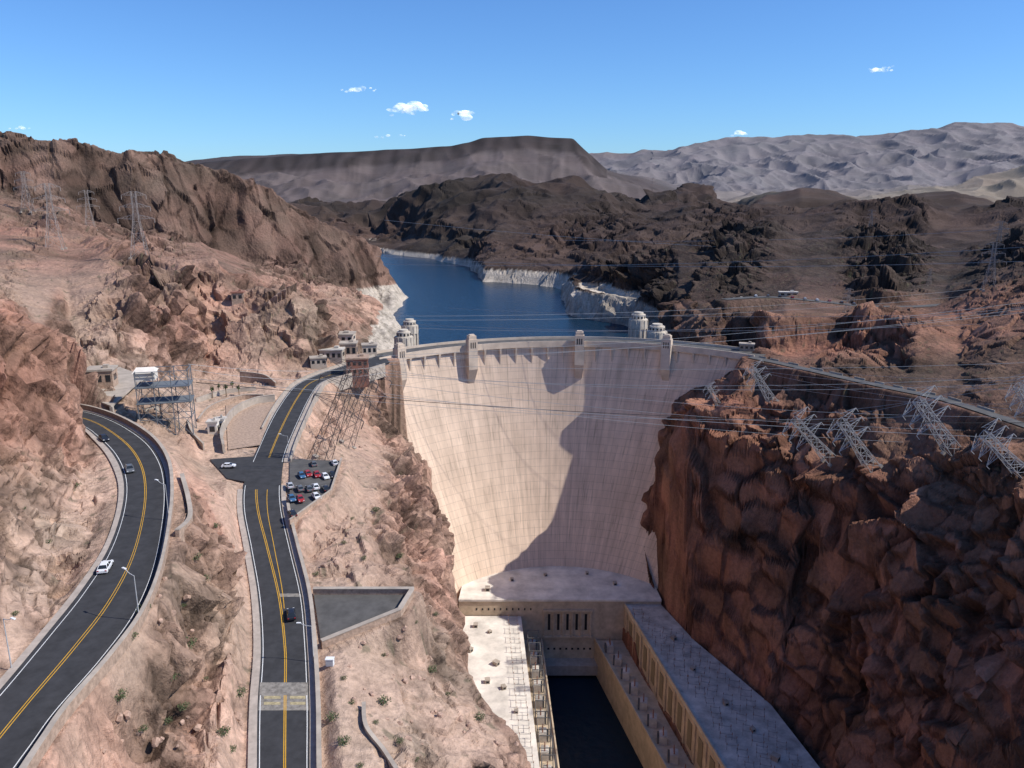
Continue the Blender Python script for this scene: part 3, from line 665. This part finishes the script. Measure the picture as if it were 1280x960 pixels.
mb.obj('radiator',M['steeld'],parent=tr)
GT='power transformers on the decks'
tr.location=(lx([(x+5,y) for x,y in de],396),396,20)
for k in range(1,11):
    y=396-k*12.5;dup(tr,((lx(de,y)+5.5),y,20),-.17,label='grey power transformer on the powerhouse deck',category='transformer',group=GT)
for k in range(11):
    y=398-k*12.5;dup(tr,((lx(dl,y)-6.0),y,20),3.1,label='grey power transformer on the powerhouse deck',category='transformer',group=GT)
mb=MB()
for sy in (-4,4):
    for sx in (-3,3): mb.beam((sx,sy,0),(sx,sy,13),.3)
    mb.beam((-3,sy,13),(3,sy,13),.3)
for sx in (-3,3):
    mb.beam((sx,-4,13),(sx,4,13),.25);mb.beam((sx,-4,0),(sx,4,13),.12);mb.beam((sx,4,0),(sx,-4,13),.12)
df=mb.obj('deck_frame',M['steeld'],label='tall dark steel frame over the transformers',category='gantry',group='steel frames on the transformer decks')
df.location=(lx(dl,392)-6,392,20)
for k in range(1,11):
    y=392-k*12.5;dup(df,(lx(dl,y)-6,y,20),0,label='tall dark steel frame over the transformers',category='gantry',group='steel frames on the transformer decks')
mb=MB()
for sx in (-2.4,2.4):
    mb.beam((sx,-2.6,0),(sx,-2.6,2.6),.16);mb.beam((sx,2.6,0),(sx,2.6,2.6),.16);mb.beam((sx,-2.6,2.6),(sx,2.6,2.6),.12)
for sy in (-2.6,2.6): mb.beam((-2.4,sy,2.6),(2.4,sy,2.6),.12)
M['steelm']=mat('steel_mid',(.20,.20,.20),.6,.1)
gt=mb.obj('roof_gantry',M['steelm'],label='small steel busbar gantry on the powerhouse roof',category='gantry',group='gantries on the powerhouse roofs')
for sx in (-2.4,2.4):
    for sy in (-2.6,2.6):
        mb=MB();mb.cyl((sx,sy,2.6),(sx,sy,3.6),.2,.12,6);mb.obj('insulator',M['brick'],parent=gt)
gt.location=(69,395,42)
GG=dict(label='small steel busbar gantry on the powerhouse roof',category='gantry',group='gantries on the powerhouse roofs')
for k in range(1,22):
    y=395-k*7;f=.25+random.uniform(-.04,.04);dup(gt,(lx(ri,y)*(1-f)+lx(ro,y)*f,y,42),-.17,sc=random.uniform(.7,1.1),**GG)
for k in range(18):
    y=376-k*7;f=.5+random.uniform(-.06,.06);dup(gt,(lx(ri,y)*(1-f)+lx(ro,y)*f,y,42),-.3,sc=random.uniform(.6,1.0),**GG)
for k in range(18):
    y=372-k*7;f=.78+random.uniform(-.05,.05);dup(gt,(lx(ri,y)*(1-f)+lx(ro,y)*f,y,42),-.3,sc=random.uniform(.6,1.0),**GG)
for k in range(14):
    y=400-k*9;dup(gt,(lx(li,y)-4.5,y,35),0,**GG)
mb=MB();mb.box((0,0,.9),(2.2,2.6,1.8));mb.box((0,0,1.9),(2.5,2.9,.2))
vt=mb.obj('roof_ventilator',M['conc'],label='small concrete ventilator box on the powerhouse roof',category='ventilator',group='ventilators on the powerhouse roofs')
mb=MB();mb.box((0,-1.32,.9),(1.4,.06,1.0));mb.obj('louvre',M['dark'],parent=vt);vt.location=(-20,396,35)
for (x,y,z) in ((-12,390,35),(-22,372,35),(-8,360,35),(-4,340,35),(-12,345,35),(2,322,35),(0,430,45.2),(20,436,45.2),(45,438,45.2),(60,425,45.2),(-14,418,45.2),(88,345,42),(97,318,42),(104,300,42),(108,282,42),(84,372,42)):
    dup(vt,(x,y,z),random.random(),sc=random.uniform(.7,1.2),label='small concrete ventilator box on the powerhouse roof',category='ventilator',group='ventilators on the powerhouse roofs')
# ---------------- intake towers
M['int']=mat('intake_concrete',(.56,.49,.40),.9,.2,.3)
def intake():
    mb=MB();n=24;zs=[(-70,5.6),(-6,5.3),(-6,6.0),(0,5.8),(0,4.6),(3.0,4.5),(3.0,3.1),(4.4,3.0),(4.4,.1)]
    vs=[(r*math.cos(2*math.pi*i/n),r*math.sin(2*math.pi*i/n),z) for z,r in zs for i in range(n)]
    fs=[(j*n+i,j*n+(i+1)%n,(j+1)*n+(i+1)%n,(j+1)*n+i) for j in range(len(zs)-1) for i in range(n)]
    mb.add(vs,fs);o=mb.obj('intake_tower',M['int'],label='cream fluted concrete water intake tower in the lake',category='tower',group='intake towers behind the dam')
    for i in range(12):
        mb=MB();t=2*math.pi*i/12;mb.box((5.6*math.cos(t),5.6*math.sin(t),-34),(1.3,.9,67),t);mb.obj('fin',M['int'],parent=o)
    for i in range(12):
        mb=MB();t=2*math.pi*(i+.5)/12;mb.box((4.4*math.cos(t),4.4*math.sin(t),1.4),(.5,1.0,1.6),t);mb.obj('window',M['dark'],parent=o)
    return o
it=intake();it.location=(py(504,400,505)[0],505,177.5)
for u,y,z in ((512,575,173),(798,550,181.5),(822,510,180)):
    dup(it,(py(u,400,y)[0],y,z),.1,sc=1.0 if u<600 else 1.08,label='cream fluted concrete water intake tower in the lake',category='tower',group='intake towers behind the dam')
# ---------------- cars
def car_proto():
    mb=MB()
    prof=[(-2.25,.35),(-2.25,.75),(-2.1,.92),(-1.5,.98),(1.1,.98),(1.9,.86),(2.2,.7),(2.25,.4)]
    wl=.92;n=len(prof);vs=[]
    for y in (-wl,-wl*.93,wl*.93,wl):
        for i,(x,z) in enumerate(prof):
            edge=abs(y)==wl
            vs.append((x*(.97 if edge else 1),y,z-(.07 if edge and z>.5 else 0)))
    fs=[]
    for j in range(3):
        for i in range(n): fs.append((j*n+i,j*n+(i+1)%n,(j+1)*n+(i+1)%n,(j+1)*n+i))
    fs+= [tuple(range(n)),tuple(range(3*n,4*n))[::-1]]
    mb.add(vs,fs)
    mb.prism([(-1.25,-.62),(.35,-.62),(.35,.62),(-1.25,.62)],1.42,1.48,top=[(-1.15,-.55),(.25,-.55),(.25,.55),(-1.15,.55)])
    for s in (-1,1):
        for x0,x1 in ((-1.8,-1.22),(-.35,-.35),(1.15,.32)): mb.beam((x0,s*.83,.97),(x1,s*.62,1.43),.09)
    o=mb.obj('car',M['pb'],label='car',category='car')
    mb=MB();mb.prism([(-1.85,-.84),(1.15,-.84),(1.15,.84),(-1.85,.84)],.96,1.425,top=[(-1.24,-.61),(.33,-.61),(.33,.61),(-1.24,.61)]);mb.obj('window',M['glass'],parent=o)
    for x in (-1.4,1.4):
        for s in (-1,1):
            mb=MB();mb.cyl((x,s*.72,.33),(x,s*.94,.33),.33,.33,14);mb.obj('wheel',M['tyre'],parent=o)
    for s in (-1,1):
        mb=MB();mb.box((2.22,s*.62,.68),(.1,.36,.16));mb.obj('headlight',M['headl'],parent=o)
        mb=MB();mb.box((-2.24,s*.66,.75),(.08,.3,.18));mb.obj('tail_light',M['redlight'],parent=o)
    return o
cproto=car_proto()
names={'pw':'white','pb':'black','pg':'dark grey','pr':'red','pbl':'blue','ps':'silver'}
def roadpos(L,R,t,f):
    i=int(t);p=L[i]+(R[i]-L[i])*f;q=L[i+1]+(R[i+1]-L[i+1])*f;d=q-p;return p,math.atan2(d[1],d[0])
def near(L,R,u,v):
    best=None
    for i in range(len(L)-1):
        for f in np.linspace(.1,.9,17):
            p=L[i]+(R[i]-L[i])*f
            X=p[0];Yy=p[1];Zz=p[2]-CH;dep=Yy*cp-Zz*sp;uu=640+F*X/dep;vv_=480-F*(Yy*sp+Zz*cp)/dep
            e=(uu-u)**2+(vv_-v)**2
            if best is None or e<best[0]: best=(e,i,f)
    return best[1],best[2]
for (L,R,u,v,c_,flip) in ((LRL,LRR,133,712,'pw',1),(LRL,LRR,163,589,'pg',0),(LRL,LRR,130,550,'pb',0),(CRL,CRR,364,772,'pb',1)):
    i,f=near(L,R,u,v);p,a=roadpos(L,R,i,f)
    dup(cproto,(p[0],p[1],p[2]+.03),a+(math.pi if flip==0 else 0),sc=1.08,mats={'self':M[c_]},label=names[c_]+' car driving on the asphalt road',category='car')
GP='cars parked in the small car park'
rows=[((368,580),(418,582),5),((366,595),(415,597),6),((364,611),(406,612),5),((364,627),(396,622),4),((366,643),(376,641),2)]
cl=['pw','pg','pb','pr','ps','pw','pr','pb','pg','pbl']
kk=0
for r,(p0,p1,n) in enumerate(rows):
    for i in range(n):
        kk+=1
        if random.random()<.18: continue
        f=i/(n-1);x=pz(p0[0]+(p1[0]-p0[0])*f+random.uniform(-1.5,1.5),p0[1]+(p1[1]-p0[1])*f+random.uniform(-1.8,1.8),179.6);k=cl[(kk*7)%10]
        dup(cproto,(x[0],x[1],179.75),math.pi/2+.45+random.uniform(-.1,.1)+(math.pi if r%2 else 0),mats={'self':M[k]},label=names[k]+' car parked in the small car park',category='car',group=GP)
for i in range(9):
    k=cl[i];q_=PLC[6+i*2];dup(cproto,(q_[0],q_[1]+2.5,q_[2]+.05),1.4,mats={'self':M[k]},label=names[k]+' car parked on the plateau road',category='car',group='cars parked on the plateau')
p=pz(286,584,180.3);cproto.location=p;cproto.rotation_euler=(0,0,.1);cproto.data.materials[0]=M['pw'];cproto['label']='white car waiting at the side junction'
# ---------------- pylons
def pylon(H,bw,tw,arms,name='transmission_tower',thick=.32,label='',mt=None,group=None):
    mt=mt or M['steel']
    mb=MB();n=max(5,int(H/5));zs=[H*(1-(1-i/n)**1.15) for i in range(n+1)]
    wd=lambda z:bw+(tw-bw)*min(1,z/(H*.65))
    cs=lambda z:[(sx*wd(z)/2,sy*wd(z)/2,z) for sx,sy in ((-1,-1),(1,-1),(1,1),(-1,1))]
    for a,b in zip(zs[:-1],zs[1:]):
        A,B=cs(a),cs(b)
        for i in range(4):
            j=(i+1)%4;mb.beam(A[i],B[i],thick);mb.beam(A[i],B[j],thick*.55);mb.beam(A[j],B[i],thick*.55);mb.beam(B[i],B[j],thick*.55)
    o=mb.obj(name,mt,label=label,category='pylon',group=group)
    for z,l in arms:
        for s in (-1,1):
            mb=MB();w=wd(z)/2;tip=(s*l,0,z+.3)
            for yy in (-w,w):
                mb.beam((s*w,yy,z),tip,thick*.6);mb.beam((s*w,yy,z+2.2),tip,thick*.6)
                for q in (.25,.5,.75):
                    a=Vector((s*w,yy,z)).lerp(Vector(tip),q);b=Vector((s*w,yy,z+2.2)).lerp(Vector(tip),q-.2);mb.beam(a,b,thick*.4)
            mb.beam((s*w,-w,z),(s*w,w,z),thick*.5)
            mb.cyl((s*l,0,z+.3),(s*l,0,z-2),.14,.14,6);mb.obj('crossarm',mt,parent=o)
    for c_ in cs(0):
        mb=MB();mb.box((c_[0],c_[1],-.2),(1.4,1.4,1.4));mb.obj('footing',M['conc'],parent=o)
    return o
M['faint']=mat('weathered_steel',(.34,.29,.26),.7,.1)
py1=pylon(34,8,2.2,[(20,9),(26,7.5),(32,6)],thick=.2,mt=M['faint'],label='weathered steel lattice transmission tower on the rocky hillside',group='transmission towers on the slopes')
gl='transmission towers on the slopes'
def place(o,u,vb,y,rz,tilt=0,sc=1,first=False,lab='weathered steel lattice transmission tower on the rocky hillside',yt=0):
    x=py(u,vb,y)[0];z=gz(x,y)
    if first: o.location=(x,y,z);o.rotation_euler=(yt,tilt,rz);o.scale=(sc,)*3
    else: dup(o,(x,y,z),rot=(yt,tilt,rz),sc=sc,label=lab,category='pylon',group=gl)
place(py1,72,330,520,.3,first=True,sc=1.2)
place(py1,115,300,640,.3,sc=.9);place(py1,178,345,470,.2,sc=1.1);place(py1,40,300,640,.1,sc=.9)
place(py1,1238,345,520,-.3,sc=.9)
place(py1,1088,285,1300,-.3,sc=.9);place(py1,1250,290,900,-.3,sc=1)
place(py1,1160,365,640,0,sc=.4);place(py1,1058,400,520,0,sc=.45)
RL='leaning grey steel lattice tower on the canyon rim'
M['pal']=mat('pale_steel',(.40,.39,.38),.6,.1)
py2=pylon(30,5,3,[(18,8),(24,8),(29.5,8)],thick=.22,mt=M['pal'],label=RL,group=gl)
spots=[(1188,590,303,.2,-.75,1.05),(1088,606,322,.2,-.70,1.0),(1035,600,346,.2,-.80,1.0),(965,510,392,.25,-.65,.8),(1275,618,268,.2,-.90,.9),(1300,560,288,.2,-.7,.85),(900,512,402,.3,-.6,.5)]
for i,(u,vb,y,rz,ti,sc) in enumerate(spots):
    place(py2,u,vb,y,rz,ti,sc,i==0,lab=RL,yt=.1)
M['pdk']=mat('brown_steel',(.15,.125,.11),.7,.1)
py3=pylon(30,5,3,[(18,8),(24,8),(29.5,8)],thick=.14,mt=M['pdk'],label='thin dark leaning lattice tower beside the car park',group=gl)
place(py3,398,590,262,-.3,.42,1.25,True)
place(py3,430,560,300,-.3,.40,1.15,lab='thin dark leaning lattice tower beside the car park')
# substation tower
mb=MB();H=25
for z0_,z1_ in ((0,7),(7,13),(13,19),(19,H)):
    for x in (-9,-3,3,9):
        for y in (-4.5,4.5):
            mb.beam((x,y,z0_),(x,y,z1_),.3)
    for x0_,x1_ in ((-9,-3),(-3,3),(3,9)):
        for y in (-4.5,4.5):
            mb.beam((x0_,y,z0_),(x1_,y,z1_),.16);mb.beam((x1_,y,z0_),(x0_,y,z1_),.16);mb.beam((x0_,y,z1_),(x1_,y,z1_),.22)
    for x in (-9,9): mb.beam((x,-4.5,z0_),(x,4.5,z1_),.16);mb.beam((x,-4.5,z1_),(x,4.5,z1_),.2)
x,y_,z=pz(212,542,187);z=min(z,gz(x,y_)-.3)
st_=mb.obj('switchyard_tower',M['steelb'],label='tall dark grey steel switchyard frame by the plaza',category='tower');st_.location=(x,y_,z);st_.rotation_euler=(0,0,.25);st_.scale=(.92,)*3
for zz in (13.2,19.2):
    mb=MB();mb.box((0,0,zz),(19,10,.25));mb.obj('platform',M['steelb'],parent=st_)
mb=MB();mb.box((-6,0,23),(7,7,3));mb.prism([(-10,-4),(-2,-4),(-2,4),(-10,4)],24.5,26,top=[(-9,-.3),(-3,-.3),(-3,.3),(-9,.3)]);mb.obj('cabin',M['roofw'],parent=st_)
# ---------------- power lines
def wire(a,b,sag,r=.065,lab='thin power cable spanning the canyon',mt=None):
    a=Vector(a);b=Vector(b);mb=MB();n=40;pts=[]
    for i in range(n+1):
        t=i/n;p=a.lerp(b,t);p.z-=sag*4*t*(1-t);pts.append(p)
    vs=[]
    for p in pts:
        for k in range(3):
            an=k*2.094;vs.append((p.x,p.y+math.cos(an)*r,p.z+math.sin(an)*r))
    fs=[(i*3+k,i*3+(k+1)%3,(i+1)*3+(k+1)%3,(i+1)*3+k) for i in range(n) for k in range(3)]
    mb.add(vs,fs);return mb.obj('power_cable',mt or M['steel'],fix=False,label=lab,category='cable',group='power cables over the canyon')
wire(py(245,478,242),py(1300,528,285),4,.11,'thick dark cable stretched across the canyon',M['cabd'])
for (u0,v0,y0,u1,v1,y1,s,r) in ((210,470,240,1400,552,280,3,.08),(470,455,290,1400,448,300,3,.07),(480,470,290,1400,462,300,5,.07),(485,452,288,1400,376,330,3,.07),(470,445,288,1400,361,330,4,.07),(500,395,480,1400,340,560,8,.10),(510,400,480,1400,348,560,8,.10),(520,410,430,1400,370,420,8,.09),(480,275,900,1400,322,800,10,.16),(470,320,800,1400,322,520,8,.14),(480,462,290,1400,520,300,6,.07),(485,480,288,1400,540,320,5,.07),(480,492,285,1400,560,350,5,.07),(235,455,240,480,458,290,2,.06),(240,462,240,485,465,290,3,.06),(478,448,289,1400,368,330,5,.07),(478,466,289,1400,470,300,6,.07),(700,300,900,1400,275,800,8,.14),(560,385,480,1400,385,420,5,.08),(930,460,400,1400,520,260,4,.07),(960,480,400,1400,500,270,5,.07),(1130,505,305,1400,430,280,1,.07),(1060,520,320,1400,440,290,1,.07),(450,500,286,1150,520,300,4,.07),(480,330,800,1400,300,600,8,.14),(505,405,470,1400,395,420,6,.09),(940,455,400,1400,475,270,3,.07),(940,462,400,1400,488,270,3,.07),(1040,515,330,1400,460,290,1,.07)):
    wire(py(u0,v0,y0),py(u1,v1,y1),s,r)
# ---------------- buildings
def building(name,c,d,rz,wallm,roof,label,rows=1,cols=4):
    mb=MB();w,dp,h=d
    mb.box((0,0,h/2-3),(w,dp,h+6))
    o=mb.obj(name,wallm,label=label,category='building');o.location=c;o.rotation_euler=(0,0,rz)
    mb=MB();mb.box((0,0,h+.35),(w+.8,dp+.8,.7));mb.box((w*.2,0,h+1.2),(w*.2,dp*.3,1.1));mb.obj('roof',roof,parent=o)
    for r in range(rows):
        for k in range(cols):
            mb=MB();mb.box((-w/2+w*(k+.5)/cols,-dp/2-.01,h*(r+.5)/rows),(w/cols*.55,.12,h/rows*.45));mb.obj('window',M['glass'],parent=o)
        for s in (-1,1):
            mb=MB();mb.box((s*(w/2+.01),0,h*(r+.5)/rows),(.12,dp*.5,h/rows*.4));mb.obj('window',M['glass'],parent=o)
    return o
def B(u,v,y,d,rz,wallm,roof,label,rows=1,cols=4,zmin=None,name='building'):
    x=py(u,v,y)[0];z=gz(x,y) if zmin is None else zmin
    return building(name,(x,y,z),d,rz,wallm,roof,label,rows,cols)
B(127,468,285,(9,7,5.5),.2,M['pinkw'],M['conc'],'small tan masonry building beside the garage',1,3,zmin=200)
B(150,490,300,(22,7,4.5),-.55,M['pinkw'],M['conc'],'long terraced masonry building beside the switchyard',1,8,zmin=192)
B(172,505,282,(16,6,3.5),-.55,M['conc'],M['pinkw'],'long low concrete ramp building with open bays',1,7,zmin=190)
B(414,420,470,(9,12,8),0,M['conc'],M['blue'],'blue roofed service building near the dam',1,4,zmin=182)
B(428,430,455,(14,10,8),0,M['cream'],M['conc'],'pale flat roofed building near the dam',2,4,zmin=180)
B(416,448,425,(12,9,5),0,M['conc'],M['roofg'],'grey low building beside the dam road',1,4,zmin=180)
B(436,436,432,(9,7,7),.1,M['pinkw'],M['conc'],'pinkish service building near the dam',1,3,zmin=180)
B(398,456,405,(8,5,3.5),.3,M['conc'],M['conc'],'low concrete shelter beside the dam road',1,3,zmin=181)
B(462,440,440,(8,6,5),.2,M['cream'],M['conc'],'small cream building at the dam end',1,3,zmin=179.5)
B(298,378,430,(6,5,4),.2,M['pinkw'],M['brick'],'small ruined stone hut on the rocks',1,2)
B(933,440,452,(8,4,3),-.3,M['pinkw'],M['conc'],'small low building at the dam abutment',1,3,zmin=179.5)
B(268,548,285,(3.4,3.4,4.5),.1,M['roofw'],M['roofg'],'small white kiosk on the plaza',1,1,zmin=181)
B(277,545,290,(3,3,4),.1,M['roofw'],M['roofg'],'small white kiosk on the plaza',1,1,zmin=181)
B(925,360,650,(8,5,3),-.1,M['tan'],M['roofw'],'low shed beside the plateau road',1,3)
B(985,370,620,(14,4,2.6),-.1,M['tan'],M['roofg'],'low shed beside the plateau road',1,3)
B(447,455,388,(10.5,9,8.2),.15,M['brick'],M['pinkw'],'boxy red brown visitor building beside the dam',2,4,zmin=180,name='visitor_centre')
q=[pz(103,497,198),pz(140,512,198),pz(182,480,196),pz(150,468,196)]
mb=MB();q2=[(p[0],p[1]) for p in q];mb.prism(q2,185,196.5)
ga=mb.obj('parking_garage',M['pinkw'],label='pinkish concrete parking garage with open decks',category='building')
mb=MB();mb.prism(q2,198.6,199.2)
for p in q2: mb.box((p[0],p[1],197.5),(1,1,3))
mb.obj('roof_deck',M['conc'],parent=ga)
x,y_,z=pf(413,836,zc);mb=MB();mb.box((0,0,.9),(1.6,1.0,1.5));mb.box((0,0,1.73),(1.8,1.2,.15))
ub=mb.obj('utility_cabinet',M['wht'],label='white utility cabinet on the rocks by the road',category='cabinet');ub.location=(x,y_,gz(x,y_))
mb=MB();mb.box((0,-.51,.9),(1.3,.06,1.2));mb.obj('door',M['ps'],parent=ub)
# ---------------- lamps
mb=MB();mb.cyl((0,0,0),(0,0,8.5),.11,.07,8)
lp=mb.obj('street_lamp',M['steel'],label='grey street lamp with curved arm beside the road',category='street lamp',group='street lamps along the roads')
mb=MB()
for i in range(5):
    a=i/5*1.3;b=(i+1)/5*1.3
    mb.beam((-2.4*math.sin(a),0,8.5+.9*(1-math.cos(a))*1.2),(-2.4*math.sin(b),0,8.5+.9*(1-math.cos(b))*1.2),.1)
mb.obj('arm',M['steel'],parent=lp)
mb=MB();mb.box((-2.6,0,9.25),(.9,.35,.16));mb.obj('lamp_head',M['wht'],parent=lp)
def lamp(L,R,u,v,side,d,first=False):
    i,f=near(L,R,u,v);A,_=fo(L,R,side,d,d);p=A[i];D_=(R[i]-L[i])*side;rz=math.atan2(D_[1],D_[0])
    if first: lp.location=tuple(p);lp.rotation_euler=(0,0,rz)
    else: dup(lp,tuple(p),rz,label='grey street lamp with curved arm beside the road',category='street lamp',group='street lamps along the roads')
lamp(LRL,LRR,206,650,1,1.0,True);lamp(LRL,LRR,165,770,1,1.0);lamp(LRL,LRR,28,835,-1,1.3)
lamp(CRL,CRR,390,830,1,1.2);lamp(CRL,CRR,352,575,1,1.7)
# ---------------- palms, shrubs, boulders
def palm():
    mb=MB();mb.cyl((0,0,-.5),(0,0,6),.28,.2,8);o=mb.obj('palm_tree',M['trunk'],label='fan palm tree on the plaza',category='palm tree',group='palm trees on the plaza')
    mb=MB()
    for i in range(46):
        a=random.random()*6.28;e=random.uniform(-.9,1.2);L=random.uniform(1.3,2.1);d=Vector((math.cos(a)*math.cos(e),math.sin(a)*math.cos(e),math.sin(e)));s=d.cross(Vector((0,0,1))).normalized()*.28
        b0=Vector((0,0,6));m_=b0+d*L*.6;t=b0+d*L-Vector((0,0,.35));mb.add([b0,m_-s,t,m_+s],[(0,1,2,3)])
    mb.obj('crown',M['green'],parent=o,fix=False);return o
pm=palm();pts=[(266,492),(274,486),(283,490),(291,484),(299,489)]
for i,(u,v) in enumerate(pts):
    p=pz(u,v+6,181.9)
    if i==0: pm.location=p;pm.scale=(.7,)*3
    else: dup(pm,p,i,sc=random.uniform(.6,.8),label='fan palm tree on the plaza',category='palm tree',group='palm trees on the plaza')
def shrub():
    mb=MB()
    for i in range(9):
        a=random.random()*6.28;mb.beam((0,0,-.1),(math.cos(a)*.7,math.sin(a)*.7,.7+random.random()*.3),.04)
    o=mb.obj('desert_shrub',M['trunk'],label='dry green desert shrub on the rocky slope',category='shrub',group='desert shrubs on the slopes')
    mb=MB()
    for i in range(200):
        d=Vector((random.gauss(0,1),random.gauss(0,1),random.gauss(0,.8))).normalized()*random.uniform(.4,1.15);p=Vector((d.x,d.y,.6+d.z*.55))
        a=Vector((random.gauss(0,1),random.gauss(0,1),random.gauss(0,1))).normalized()*.12;b=a.cross(Vector((random.gauss(0,1),random.gauss(0,1),1))).normalized()*.08
        mb.add([p-a,p-b,p+a,p+b],[(0,1,2,3)])
    mb.obj('foliage',M['green'],parent=o,fix=False);return o
sh=shrub();sp2=[(235,810),(258,850),(180,765),(280,920),(180,915),(230,890),(70,600),(45,610),(165,800),(300,870),(265,770),(440,880),(470,905),(520,955),(430,930),(540,840),(480,820),(455,700),(430,680),(460,740),(500,700),(210,905),(290,940),(245,700),(255,730),(270,660),(230,760),(215,850),(150,880),(440,650),(470,640),(480,880),(395,720),(560,870),(600,900),(415,900),(430,850),(450,960),(500,930),(20,770),(60,680),(30,640),(95,610),(125,480),(240,540),(520,780),(545,770)]
for i,(u,v) in enumerate(sp2):
    p=hit(u,v)
    if not p: continue
    s=random.uniform(.55,1.4)
    if i==0: sh.location=p;sh.scale=(1.6,)*3
    else: dup(sh,p,random.random()*6,sc=s,label='dry green desert shrub on the rocky slope',category='shrub',group='desert shrubs on the slopes')
def boulder():
    bm=bmesh.new();bmesh.ops.create_icosphere(bm,subdivisions=3,radius=1)
    pl=[(Vector((random.gauss(0,1),random.gauss(0,1),random.gauss(0,.8))).normalized(),random.uniform(.55,.85)) for _ in range(14)]
    for v in bm.verts:
        for n_,d_ in pl:
            k_=v.co.dot(n_)
            if k_>d_: v.co-=n_*(k_-d_)
        v.co.z*=.75
    me=bpy.data.meshes.new('boulder');bm.to_mesh(me);bm.free();me.materials.append(M['bould'])
    o=bpy.data.objects.new('boulder',me);COL.objects.link(o);tag(o,label='angular reddish boulder on the rocky slope',category='boulder',group='boulders on the slopes');return o
bl=[boulder() for _ in range(3)];used=[0,0,0]
bs=[(500,905),(510,925),(465,870),(545,890),(580,915),(530,850),(420,705),(470,715),(200,745),(215,770),(240,790),(250,880),(235,900),(195,930),(130,940),(270,700),(450,810),(490,850),(560,800),(40,590),(80,605),(20,650),(150,905),(285,830),(265,620),(425,540),(450,560),(480,580),(410,660),(500,620),(530,650),(300,905),(620,930),(500,800)]
for k,(u,v) in enumerate(bs):
    for q_ in range(3):
        p=hit(u+random.uniform(-18,18)*q_,v+random.uniform(-12,12)*q_)
        if not p: continue
        i=(k+q_)%3;s=random.uniform(.35,1.1)*(1.5 if (k<2 and q_==0) else 1);loc=(p[0],p[1],p[2]+.05*s)
        if not used[i]: used[i]=1;bl[i].location=loc;bl[i].scale=(s,)*3
        else: dup(bl[i],loc,rot=(random.random(),random.random(),random.random()*6),sc=s,label='angular reddish boulder on the rocky slope',category='boulder',group='boulders on the slopes')
# ---------------- clouds
cm=bpy.data.materials.new('cloud_vapour');cm.use_nodes=True;nt=cm.node_tree;b=nt.nodes['Principled BSDF'];b.inputs['Base Color'].default_value=(.95,.95,.95,1);b.inputs['Roughness'].default_value=1;b.inputs['Specular IOR Level'].default_value=0
b.inputs['Emission Color'].default_value=(.78,.88,1,1);b.inputs['Emission Strength'].default_value=.6  # added glow stands in for sunlight scattered through the cloud
g=nt.nodes.new('ShaderNodeNewGeometry');n=nt.nodes.new('ShaderNodeTexNoise');n.inputs['Scale'].default_value=.011;n.inputs['Detail'].default_value=5;n.inputs['Roughness'].default_value=.55;nt.links.new(g.outputs['Position'],n.inputs['Vector'])
r=nt.nodes.new('ShaderNodeMapRange');r.inputs[1].default_value=.40;r.inputs[2].default_value=.68;r.inputs[3].default_value=.0;r.inputs[4].default_value=.5;nt.links.new(n.outputs['Fac'],r.inputs[0]);nt.links.new(r.outputs[0],b.inputs['Alpha'])
for (u,v,w_,h_,nn_) in ((510,138,27,11,22),(579,144,17,8,13),(447,113,26,5,12),(1101,88,18,6,13),(487,172,28,4,5),(925,168,12,5,6),(25,161,16,4,5)):
    cx,cy,cz=py(u,v,9000);bm=bmesh.new()
    for i in range(nn_):
        a=-1+2*(i+.5)/nn_+random.uniform(-.15,.15);a*=.85;bb=random.gauss(0,.3);s=random.uniform(.3,.7)*(1.15-abs(a))*h_*9
        M4=Matrix.Translation((a*w_*9,random.gauss(0,.2)*h_*9,(bb*.7+.3*(1-abs(a))+a*.25)*h_*9))@Matrix.Diagonal((s*1.6,s,s*.8,1))
        bmesh.ops.create_icosphere(bm,subdivisions=3,radius=1,matrix=M4)
    me=bpy.data.meshes.new('cloud');bm.to_mesh(me);bm.free()
    me.polygons.foreach_set('use_smooth',[True]*len(me.polygons));me.materials.append(cm)
    o=bpy.data.objects.new('cloud',me);COL.objects.link(o);o.location=(cx,cy,cz);tag(o,label='small white fair weather cloud in the blue sky',category='cloud',group='small clouds',kind='structure')
# ---------------- light, world, camera
el=math.radians(46.5);sx,sy=.98,-.18;nn=math.hypot(sx,sy);sx/=nn;sy/=nn
sv=Vector((sx*math.cos(el),sy*math.cos(el),math.sin(el)))
sd=bpy.data.lights.new('sun','SUN');sd.energy=5;sd.angle=math.radians(.5);sd.color=(1,.95,.87)
so=bpy.data.objects.new('sun',sd);COL.objects.link(so);so.rotation_euler=sv.to_track_quat('Z','Y').to_euler()
w=bpy.data.worlds.new('World');bpy.context.scene.world=w;w.use_nodes=True;nt=w.node_tree
sk=nt.nodes.new('ShaderNodeTexSky');sk.sky_type='NISHITA';sk.sun_disc=False;sk.sun_elevation=el;sk.sun_rotation=math.atan2(sx,sy);sk.air_density=1.0;sk.dust_density=.3;sk.ozone_density=2.0;sk.altitude=400
tn=nt.nodes.new('ShaderNodeVectorMath');tn.operation='MULTIPLY';tn.inputs[1].default_value=(.60,.96,1.45);nt.links.new(sk.outputs[0],tn.inputs[0])
bg=nt.nodes['Background'];bg.inputs['Strength'].default_value=.108;nt.links.new(tn.outputs[0],bg.inputs['Color'])
cam=bpy.data.cameras.new('camera');cam.lens=F/1280*36;cam.sensor_width=36;cam.clip_start=1;cam.clip_end=60000
cobj=bpy.data.objects.new('camera',cam);COL.objects.link(cobj);cobj.location=(0,0,CH);cobj.rotation_euler=(math.radians(90)-P,0,0)
sc=bpy.context.scene;sc.camera=cobj;sc.view_settings.view_transform='Standard';sc.view_settings.look='None';sc.view_settings.exposure=0
